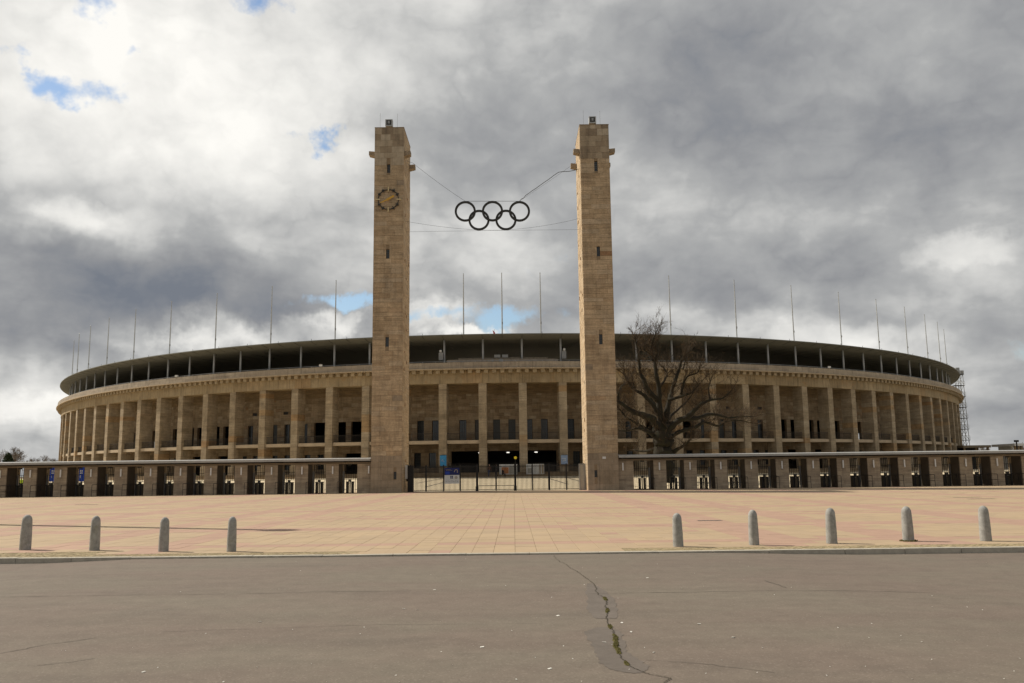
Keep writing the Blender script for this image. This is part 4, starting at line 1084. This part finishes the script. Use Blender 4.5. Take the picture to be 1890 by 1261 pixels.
panel_on('ticket_counter', 972, 856.5, 1004, 'whitepaint', 'pale counter with wooden end right of the portal lamp', 'counter', [(.72, .82, .04, .96, 'slabedge'), (.86, .98, .04, .96, 'slabedge'), (.08, .3, .1, .6, 'concrete')])
# yellow round lamp on pole in front of the portal
p = aty(951.3, 845, gy + 12); z0 = fz(gy + 12); E_ = empty('round_sign', (p.x, p.y, z0), 'round yellow sign on a thin pole before the portal', 'sign')
b = MB(); b.tube([(p.x, p.y, z0), (p.x, p.y, p.z - .1)], .03, 8); b.build('pole', M['darkmetal'], E_)
b = MB(); b.tube([(p.x, p.y - .05, p.z), (p.x, p.y + .05, p.z)], .16, 16); b.build('disc', M['yellow'], E_)
# blue banners behind left wing
for (u0, u1, l) in ((92, 103, 'blue banner with white marks seen through the third leftmost gate opening'), (145.5, 156, 'blue banner with white crosses seen beside the second lit opening on the far left')):
    y = GY + 12; E_ = panel('info_banner', u0 - 2, 855.5, u1 + 8, 889, y, 'blue', l, 'banner', [(.18, .36, .86, .93, 'whitepaint'), (.18, .30, .55, .62, 'whitepaint'), (.34, .46, .55, .62, 'whitepaint'), (.18, .30, .43, .5, 'whitepaint'), (.34, .46, .43, .5, 'whitepaint'), (.2, .26, .2, .34, 'whitepaint')])
    b = MB(); x_ = (aty(u0, 870, y).x + aty(u1, 870, y).x) / 2; b.box(x_ - .05, x_ + .05, y + .1, y + .2, fz(y), aty(u0, 888, y).z); b.build('post', M['darkmetal'], E_)

# ------------------------------------------------------------------ people
def person(loc, h, ang, mats, label, pose):
    """mats: trousers, top, hair ; pose: joint offsets"""
    J = dict(pelvis=(0, 0, .53), belly=(0, 0, .62), chest=(0, -.005, .76), neck=(0, 0, .84), head0=(0, -.01, .885), head1=(0, -.012, .945), head2=(0, 0, .985),
             lhip=(-.055, 0, .51), lknee=(-.06, -.01, .28), lank=(-.06, .01, .045), ltoe=(-.065, -.085, .018), rhip=(.055, 0, .51), rknee=(.06, -.01, .28), rank=(.06, .01, .045), rtoe=(.065, -.085, .018),
             lsh=(-.11, 0, .805), lel=(-.145, .01, .63), lwr=(-.14, -.03, .49), lhand=(-.14, -.045, .43), rsh=(.11, 0, .805), rel=(.145, .01, .63), rwr=(.14, -.03, .49), rhand=(.14, -.045, .43))
    J.update(pose)
    rad = dict(pelvis=.085, belly=.078, chest=.085, neck=.034, head0=.046, head1=.055, head2=.036, lhip=.055, lknee=.036, lank=.024, ltoe=.022, rhip=.055, rknee=.036, rank=.024, rtoe=.022, lsh=.04, lel=.03, lwr=.02, lhand=.02, rsh=.04, rel=.03, rwr=.02, rhand=.02)
    E = [('pelvis', 'belly'), ('belly', 'chest'), ('chest', 'neck'), ('neck', 'head0'), ('head0', 'head1'), ('head1', 'head2')]
    for s in 'lr': E += [('pelvis', s + 'hip'), (s + 'hip', s + 'knee'), (s + 'knee', s + 'ank'), (s + 'ank', s + 'toe'), ('chest', s + 'sh'), (s + 'sh', s + 'el'), (s + 'el', s + 'wr'), (s + 'wr', s + 'hand')]
    names = list(J); me = bpy.data.meshes.new('body'); me.from_pydata([tuple(Vector(J[n]) * h) for n in names], [(names.index(a), names.index(b_)) for a, b_ in E], [])
    ob = bpy.data.objects.new('tmp', me); COL.objects.link(ob)
    bpy.context.view_layer.objects.active = ob
    md = ob.modifiers.new('skin', 'SKIN'); md.use_smooth_shade = True; ob.modifiers.new('sub', 'SUBSURF').levels = 2
    for i, n in enumerate(names): me.skin_vertices[0].data[i].radius = (rad[n] * h * .92, rad[n] * h * .80); me.skin_vertices[0].data[i].use_root = (n == 'pelvis')
    dg = bpy.context.evaluated_depsgraph_get(); m2 = bpy.data.meshes.new_from_object(ob.evaluated_get(dg)); bpy.data.objects.remove(ob)
    for k in (mats[0], mats[1], 'skin', mats[2], 'black'): m2.materials.append(M[k])
    nz = J['neck'][2] * h; hz = J['head1'][2] * h; pz = J['belly'][2] * h; hd = Vector(J['head1']) * h
    hands = [Vector(J[s + 'hand']) * h for s in 'lr']; toes = [Vector(J[s + 'toe']) * h for s in 'lr']
    for p in m2.polygons:
        c = p.center
        if min((c - t).length for t in toes) < .055 * h: p.material_index = 4
        elif min((c - t).length for t in hands) < .045 * h: p.material_index = 2
        elif c.z > nz + .01 * h: p.material_index = 3 if (c.z > hz + .012 * h or (c.y > hd.y + .012 * h and c.z > hz - .03 * h)) else 2
        elif c.z > pz - .07 * h or (abs(c.x) > .11 * h and c.z > .4 * h): p.material_index = 1
        else: p.material_index = 0
    m2.name = 'person'; o = bpy.data.objects.new('person', m2); COL.objects.link(o); o.location = loc; o.rotation_euler = (0, 0, ang)
    tag(o, label, 'person'); return o
walk = dict(lknee=(-.06, -.07, .29), lank=(-.06, -.10, .05), ltoe=(-.062, -.185, .022), rknee=(.06, -.01, .28), rank=(.06, .10, .06), rtoe=(.062, .03, .02), lel=(-.145, .05, .64), lwr=(-.135, .06, .50), lhand=(-.13, .06, .45), rel=(.145, -.04, .65), rwr=(.13, -.12, .55), rhand=(.125, -.16, .52))
sit = dict(pelvis=(0, .10, .22), belly=(0, .09, .32), chest=(0, .05, .46), neck=(0, .02, .545), head0=(0, .0, .59), head1=(0, -.01, .65), head2=(0, 0, .69), lhip=(-.055, .08, .21), lknee=(-.07, -.10, .27), lank=(-.07, -.12, .05), ltoe=(-.07, -.2, .02), rhip=(.055, .08, .21), rknee=(.07, -.10, .27), rank=(.07, -.12, .05), rtoe=(.07, -.2, .02),
           lsh=(-.11, .05, .50), lel=(-.13, .0, .36), lwr=(-.06, -.09, .30), lhand=(-.03, -.12, .30), rsh=(.11, .05, .50), rel=(.13, .0, .36), rwr=(.06, -.09, .30), rhand=(.03, -.12, .30))
def pl_(u, y, z): p = aty(u, 870, y); return (p.x, p.y, z)
yp = SD0 - SB - 1.0
def yel(u, y): return pl_(u, y, ZC0)
person(pl_(903, SD0 - SB - 3.4, ZG), 1.74, .3, ('denim', 'brown', 'hair'), 'person in brown jacket standing at the portal beside another', {})
person(pl_(916, SD0 - SB - 3.6, ZG), 1.68, -.6, ('black', 'black', 'hair'), 'person in black walking in front of the orange counter', walk)
person(pl_(929, SD0 - SB - 3.5, ZG), 1.7, 1.2, ('black', 'black', 'hair'), 'person in black sitting on the step before the orange counter', sit)
person((xw(535), GY + 5.5, fz(GY + 5.5)), 1.78, 2.6, ('denim', 'lightblue', 'hair'), 'person in light blue top walking beyond the third opening left of the tower', walk)
person((xw(541.5), GY + 7.2, fz(GY + 7.2)), 1.66, -.5, ('black', 'denim', 'hair'), 'person in dark clothes behind the one in light blue', {})
pp = aty(40, 880, GY + 9); person((pp.x, pp.y, fz(GY + 9)), 1.75, .2, ('black', 'hiviz', 'hair'), 'person in yellow-green vest behind the leftmost gate opening', {})

# ------------------------------------------------------------------ old bare oak behind the right wing
TY = 99.0
def tp(x, y, dy=0): return aty(1120 + x / 4.67, 580 + y / 4.67, TY + dy)
px2m = TY / FPX / 4.67
oak = empty('oak_tree', tuple(Vector((tp(490, 1250).x, TY, fz(TY)))), 'old leafless oak with a thick trunk behind the right gate wing', 'tree')
LIMBS = [  # (points in crop pixels with depth offset), start radius px, end radius px
    ([(490, 1560, 0), (490, 1380, 0), (490, 1250, 0), (488, 1120, 0), (484, 1080, 0), (480, 1020, 0), (478, 985, 0)], 72, 46),
    ([(482, 1060, 0), (478, 980, 0), (466, 890, .05), (447, 760, .2), (452, 640, .3), (422, 510, .2), (412, 400, .4), (382, 330, .5), (386, 250, .6), (414, 180, .7), (424, 120, .8)], 25, 2.0),
    ([(470, 1000, 0), (448, 870, -.1), (400, 790, -.5), (330, 700, -1), (240, 650, -1.4), (190, 580, -1.6), (155, 525, -1.8)], 18, 4),
    ([(435, 740, .2), (352, 640, -.6), (322, 560, -.9), (292, 500, -1), (280, 400, -1.2), (262, 280, -1.2), (236, 190, -1.2)], 17, 3.5),
    ([(480, 1070, 0), (440, 975, -.4), (372, 900, -1), (290, 868, -1.8), (190, 820, -2.3), (130, 780, -2.6), (102, 738, -2.8), (112, 650, -3), (150, 600, -3)], 30, 3),
    ([(480, 1100, 0), (420, 1030, .3), (330, 990, .8), (250, 940, 1.4), (180, 900, 1.8), (130, 840, 2), (100, 808, 2)], 17, 3),
    ([(420, 1050, 0), (340, 1010, -1.5), (270, 982, -2.0), (180, 1000, -2.2), (110, 1005, -2.5)], 14, 3),
    ([(486, 1060, 0), (500, 960, .1), (512, 880, .2), (532, 760, .5), (560, 680, .8), (590, 570, 1), (630, 470, 1.2), (652, 390, 1.4), (700, 330, 1.5), (742, 288, 1.6)], 24, 2.5),
    ([(530, 745, .5), (620, 715, -.3), (690, 690, -.8), (742, 668, -1.1), (800, 600, -1.3)], 12, 2.5),
    ([(640, 690, -.4), (660, 600, -.9), (700, 532, -1.3), (782, 505, -1.5), (800, 455, -1.6)], 10, 2),
    ([(490, 1090, 0), (535, 1010, -.3), (600, 930, -.8), (690, 895, -1.4), (760, 830, -2), (830, 770, -2.4), (902, 735, -2.7), (1000, 722, -3), (1080, 650, -3.2)], 27, 2.5),
    ([(660, 905, -1.2), (780, 890, -.4), (880, 860, .3), (970, 870, .8), (1052, 895, 1.2), (1160, 885, 1.5), (1260, 885, 1.8)], 15, 2.5),
    ([(490, 1120, 0), (545, 1065, .4), (640, 1010, 1), (750, 980, 1.6), (830, 930, 2), (880, 942, 2.3), (960, 962, 2.6), (1040, 920, 2.9), (1150, 915, 3.1), (1210, 932, 3.3)], 16, 3),
    ([(540, 1205, 0), (640, 1150, -1), (712, 1090, -1.5)], 16, 4),
    ([(890, 738, -2.6), (876, 640, -2.6), (890, 580, -2.6), (912, 530, -2.6)], 6, 1.5),
    ([(458, 625, .3), (500, 565, .8), (522, 512, 1), (490, 470, 1.1)], 9, 3),
    ([(560, 980, 0), (540, 900, 1.5), (620, 820, 2.5), (700, 740, 3), (770, 640, 3.4)], 13, 2.5),
    ([(412, 420, .4), (440, 330, .2), (436, 250, .1), (452, 170, 0)], 8, 2),
    ([(400, 400, .4), (350, 350, .9), (322, 300, 1.2), (335, 240, 1.3)], 7, 2),
    ([(440, 1150, 0), (330, 1180, 1), (230, 1170, 1.8)], 11, 3), ([(655, 480, 1.2), (672, 420, 1), (690, 360, .9)], 5, 1.5), ([(240, 650, -1.4), (230, 590, -1.5), (205, 500, -1.6)], 5, 1.5),
    ([(480, 960, 0), (470, 860, 2), (400, 760, 3.2), (330, 650, 4), (300, 560, 4.5)], 15, 3)]
tk = MB(); tw = MB(); lf = MB(); rnd = random.Random(42)
def smooth_pl(P_, R2, k=4):
    o, r = [], []
    for i in range(len(P_) - 1):
        p0, p1, p2, p3 = P_[max(i - 1, 0)], P_[i], P_[i + 1], P_[min(i + 2, len(P_) - 1)]
        for j in range(k):
            t = j / k
            o.append(.5 * ((2 * p1) + (p2 - p0) * t + (2 * p0 - 5 * p1 + 4 * p2 - p3) * t * t + (3 * p1 - p0 - 3 * p2 + p3) * t ** 3)); r.append(R2[i] * (1 - t) + R2[i + 1] * t)
    o.append(P_[-1]); r.append(R2[-1]); return o, r
def twig(p, d, L, r, depth):
    n = 4; pts = [p]; dd = d.copy()
    for i in range(n):
        dd = (dd + Vector((rnd.uniform(-1, 1), rnd.uniform(-1, 1), rnd.uniform(-.7, 1.0))) * .36).normalized(); pts.append(pts[-1] + dd * L / n)
    (tw).tube(pts, [r * (1 - .75 * i / n) for i in range(n + 1)], 4 if r < .03 else 5, caps=False)
    if depth > 0:
        for k in range(rnd.randint(3, 5)):
            i = rnd.randint(1, n); q = pts[i]; nd = (dd + Vector((rnd.uniform(-1, 1), rnd.uniform(-1, 1), rnd.uniform(-.5, 1))) * .9).normalized()
            twig(q, nd, L * rnd.uniform(.45, .75), r * .55, depth - 1)
    elif rnd.random() < .22:
        for k in range(rnd.randint(1, 3)):
            q = pts[-1] + Vector((rnd.uniform(-.15, .15), rnd.uniform(-.15, .15), rnd.uniform(-.15, .1))); s = .055
            u_ = Vector((rnd.uniform(-1, 1), rnd.uniform(-1, 1), rnd.uniform(-1, 1))).normalized(); v_ = u_.orthogonal().normalized()
            lf.add([q - u_ * s, q + v_ * s * .5, q + u_ * s, q - v_ * s * .5], [(0, 1, 2, 3)])
for (L, r0, r1) in LIMBS:
    P_ = [tp(x, y, d) for x, y, d in L]; n = len(P_)
    P_ = [p + Vector((rnd.uniform(-.06, .06), rnd.uniform(-.1, .1), rnd.uniform(-.06, .06))) if 0 < i < n - 1 else p for i, p in enumerate(P_)]
    Rr = [1.45 * (r0 + (r1 - r0) * (i / (n - 1)) ** .8) * px2m for i in range(n)]
    o, r = smooth_pl(P_, Rr)
    r = [q * rnd.uniform(.84, 1.12) for q in r]; o = [q + Vector((rnd.uniform(-1, 1), rnd.uniform(-1, 1), rnd.uniform(-1, 1))) * w_ * .16 if 0 < i < len(o) - 1 else q for i, (q, w_) in enumerate(zip(o, r))]
    tk.tube(o, r, 12 if r0 > 30 else 8)
    if r0 < 80:
        m = len(o)
        for i in range(2, m):
            f = i / m
            for k in range(1 if f < .4 else 2):
                if rnd.random() < (.42 if f < .35 else .85):
                    d = (o[i] - o[i - 1]).normalized(); nd = (d * .6 + Vector((rnd.uniform(-1, 1), rnd.uniform(-1, 1), rnd.uniform(-.3, 1))) * .9).normalized()
                    twig(o[i], nd, rnd.uniform(.8, 2.0), min(r[i] * .45, .038), 2)
        twig(o[-1], (o[-1] - o[-2]).normalized(), 1.3, r[-1], 2)
tk.build('trunk', M['bark'], oak, smooth=True); cr = tw.build('crown', M['twig'], oak); lf.build('withered_leaves', M['leaf'], cr)

# ------------------------------------------------------------------ far bare trees
def far_tree(u, vtop, Y, wpx, label, seed, ever=False, group='trees beyond the gate on the horizon'):
    rnd = random.Random(seed); p = aty(u, vtop, Y); H = p.z + .6; W = wpx / FPX * Y / 2; base = Vector((p.x, Y, -.6))
    T = empty('evergreen_tree' if ever else 'bare_tree', tuple(base), label, 'tree', group)
    tr = MB(); tr.tube([base, base + Vector((0, 0, H * .25)), base + Vector((.2, 0, H * .55))], [H * .035, H * .028, H * .012], 7); tr.build('trunk', M['bark'], T)
    c = MB()
    if ever:
        for k in range(2600):
            a, z = rnd.uniform(0, 6.28), rnd.random(); rr = W * (1 - z ** 2) ** .5 * rnd.uniform(.55, 1.05); q = base + Vector((rr * math.cos(a), rr * math.sin(a), H * (.15 + .85 * z * rnd.uniform(.9, 1.0)))); s = rnd.uniform(.15, .4)
            u_ = Vector((rnd.uniform(-1, 1), rnd.uniform(-1, 1), rnd.uniform(-1, 1))).normalized(); v_ = u_.orthogonal().normalized(); c.add([q - u_ * s, q + v_ * s * .6, q + u_ * s, q - v_ * s * .6], [(0, 1, 2, 3)])
        c.build('crown', M['ever'], T); return
    def grow(p, d, L, r, n):
        q = p + d * L; c.tube([p, p.lerp(q, .5) + Vector((rnd.uniform(-1, 1), 0, rnd.uniform(-1, 1))) * L * .06, q], [r, r * .8, r * .6], 3 if n < 3 else 5, caps=False)
        if n == 0: return
        for k in range(3):
            nd = (d + Vector((rnd.uniform(-1, 1), rnd.uniform(-1, 1), rnd.uniform(-.45, .8))) * .75).normalized(); grow(q.lerp(p, rnd.uniform(0, .35)), nd, L * rnd.uniform(.62, .86), max(r * .6, .02), n - 1)
    for k in range(6):
        a = rnd.uniform(0, 6.28); grow(base + Vector((0, 0, H * rnd.uniform(.22, .5))), Vector((math.cos(a) * W / H * 1.7, math.sin(a) * W / H, rnd.uniform(.5, 1.1))).normalized(), H * .19, H * .014, 5)
    c.build('crown', M['fartwig'], T)
far_tree(22, 823, 240, 58, 'largest bare tree above the far left canopy', 1)
far_tree(2, 826, 230, 46, 'bare tree cut by the left edge of the picture', 2)
far_tree(70, 838, 260, 40, 'small bare tree nearer the stadium on the left horizon', 3)
far_tree(104, 836, 265, 36, 'bare tree touching the left end of the stadium', 4)
far_tree(16, 836, 215, 26, 'dark evergreen in front of the bare trees at far left', 5, True)
far_tree(1790, 822, 300, 26, 'faint bare tree behind the low building right of the stadium', 6)
far_tree(1812, 821, 310, 24, 'second faint bare tree behind the low building on the right', 7)
far_tree(1888, 815, 290, 30, 'bare tree at the right edge behind the white hut', 8)

# ------------------------------------------------------------------ lattice stair tower, huts on the right
LY = 205.0
q0, q1 = aty(1766, 700, LY), aty(1781, 692, LY); w = 1.55; cx = aty(1775.5, 760, LY).x; zt = q1.z
LT = empty('stair_tower', (cx, LY, ZG - 1.7), 'slim steel lattice stair tower rising at the right flank of the stadium', 'tower')
b = MB()
for sx_ in (-1, 1):
    for sy_ in (-1, 1): b.tube([(cx + sx_ * w / 2, LY + sy_ * w / 2, -.6), (cx + sx_ * w / 2 * .8, LY + sy_ * w / 2 * .8, zt)], .07, 6)
b.build('legs', M['post'], LT)
nfl = 9
for k in range(1, nfl + 1):
    z = zt * k / nfl; f = 1 - .2 * k / nfl; ww = w / 2 * f + .18
    b = MB(); b.box(cx - ww - (.35 if k % 2 else .75), cx + ww, LY - ww, LY + ww, z - .06, z + .06)
    o = b.build('platform', M['darkmetal'], LT)
    b = MB()
    for xx in (cx - ww - .3, cx, cx + ww): b.tube([(xx, LY - ww, z), (xx, LY - ww, z + 1.0)], .03, 5)
    b.tube([(cx - ww - .3, LY - ww, z + 1), (cx + ww, LY - ww, z + 1)], .03, 5); b.tube([(cx - ww - .3, LY - ww, z + .5), (cx + ww, LY - ww, z + .5)], .025, 5); b.build('guard_rail', M['post'], o)
    z0 = zt * (k - 1) / nfl - (.6 if k == 1 else 0)
    b = MB(); sg = 1 if k % 2 else -1
    for yy in (LY - w / 2 * f, LY + w / 2 * f): b.tube([(cx - sg * w / 2, yy, z0), (cx + sg * w / 2 * f, yy, z)], .05, 5); b.tube([(cx + sg * w / 2, yy, z0), (cx - sg * w / 2 * f, yy, z)], .05, 5)
    b.build('cross_brace', M['post'], LT)
b = MB(); b.box(cx - .8, cx + .9, LY - .6, LY + .6, zt + .06, zt + .95); b.build('top_cabinet', M['greymetal'], LT)
b = MB(); b.box(cx - .7, cx + .1, LY - .4, LY + .4, zt + .95, zt + 1.7); b.build('lamp_unit', M['greymetal'], LT)
def hut(u0, u1, v0, Y, label, mk, roofmk, over=.6):
    p, q = aty(u0, v0, Y), aty(u1, v0, Y); E_ = empty('pavilion', ((p.x + q.x) / 2, Y, -.6), label, 'building')
    b = MB(); b.box(p.x - over, q.x + over, Y - 1, Y + 7, p.z - .45, p.z); b.build('roof', M[roofmk], E_)
    b = MB(); b.box(p.x + 1, q.x - 1, Y + 1.5, Y + 6, -.6, p.z - .452); b.build('wall', M[mk], E_)
    n = max(2, int((q.x - p.x) / 2.4))
    for k in range(n + 1):
        x = p.x + .2 + (q.x - p.x - .4) * k / n; b = MB(); b.box(x - .17, x + .17, Y - .6, Y - .3, -.6, p.z - .453); b.build('post', M['soffit'], E_)
hut(1775, 1822, 822.5, 170, 'low dark flat-roofed pavilion right of the stair tower', 'stand', 'soffitboard', .2)
hut(1868, 1884, 819, 165, 'small white hut above the canopy near the right edge', 'whitepaint', 'whitepaint', .1)
p = aty(1876, 816, 160); E_ = empty('signal_mast', (p.x, 160, -.6), 'short dark mast beside the white hut at the right edge', 'mast')
b = MB(); b.tube([(p.x, 160, -.6), (p.x, 160, p.z)], .12, 8); b.build('shaft', M['darkmetal'], E_); b = MB(); b.box(p.x - .35, p.x + .35, 159.8, 160.2, p.z, p.z + .35); b.build('head', M['darkmetal'], E_)
# shrubs peeping through far openings
def shrub(u, v, Y, w, label, seed):
    rr = random.Random(seed); p = aty(u, v, Y); z0 = fz(Y); b = MB()
    for k in range(420):
        q = Vector((p.x + rr.gauss(0, w * .35), Y + rr.gauss(0, w * .35), z0 + abs(rr.gauss(0, .45)) * (p.z - z0))); s = rr.uniform(.04, .09)
        u_ = Vector((rr.uniform(-1, 1), rr.uniform(-1, 1), rr.uniform(-1, 1))).normalized(); v_ = u_.orthogonal().normalized(); b.add([q - u_ * s, q + v_ * s * .6, q + u_ * s, q - v_ * s * .6], [(0, 1, 2, 3)])
    E_ = empty('shrub', (p.x, Y, z0), label, 'shrub'); b.build('foliage', M['shrub'], E_)
    b = MB()
    for k in range(5): b.tube([(p.x, Y, z0 - .05), (p.x + rr.uniform(-w, w) * .4, Y + rr.uniform(-w, w) * .4, z0 + (p.z - z0) * .7)], .02, 4)
    b.build('stems', M['twig'], E_)
shrub(318, 883, GY + 9, 1.4, 'yellow-green shrub seen through an opening on the left', 1)
shrub(365, 884, GY + 9.5, 1.2, 'low shrub through the next opening towards the clock tower', 2)
print('objects', len(bpy.data.objects))
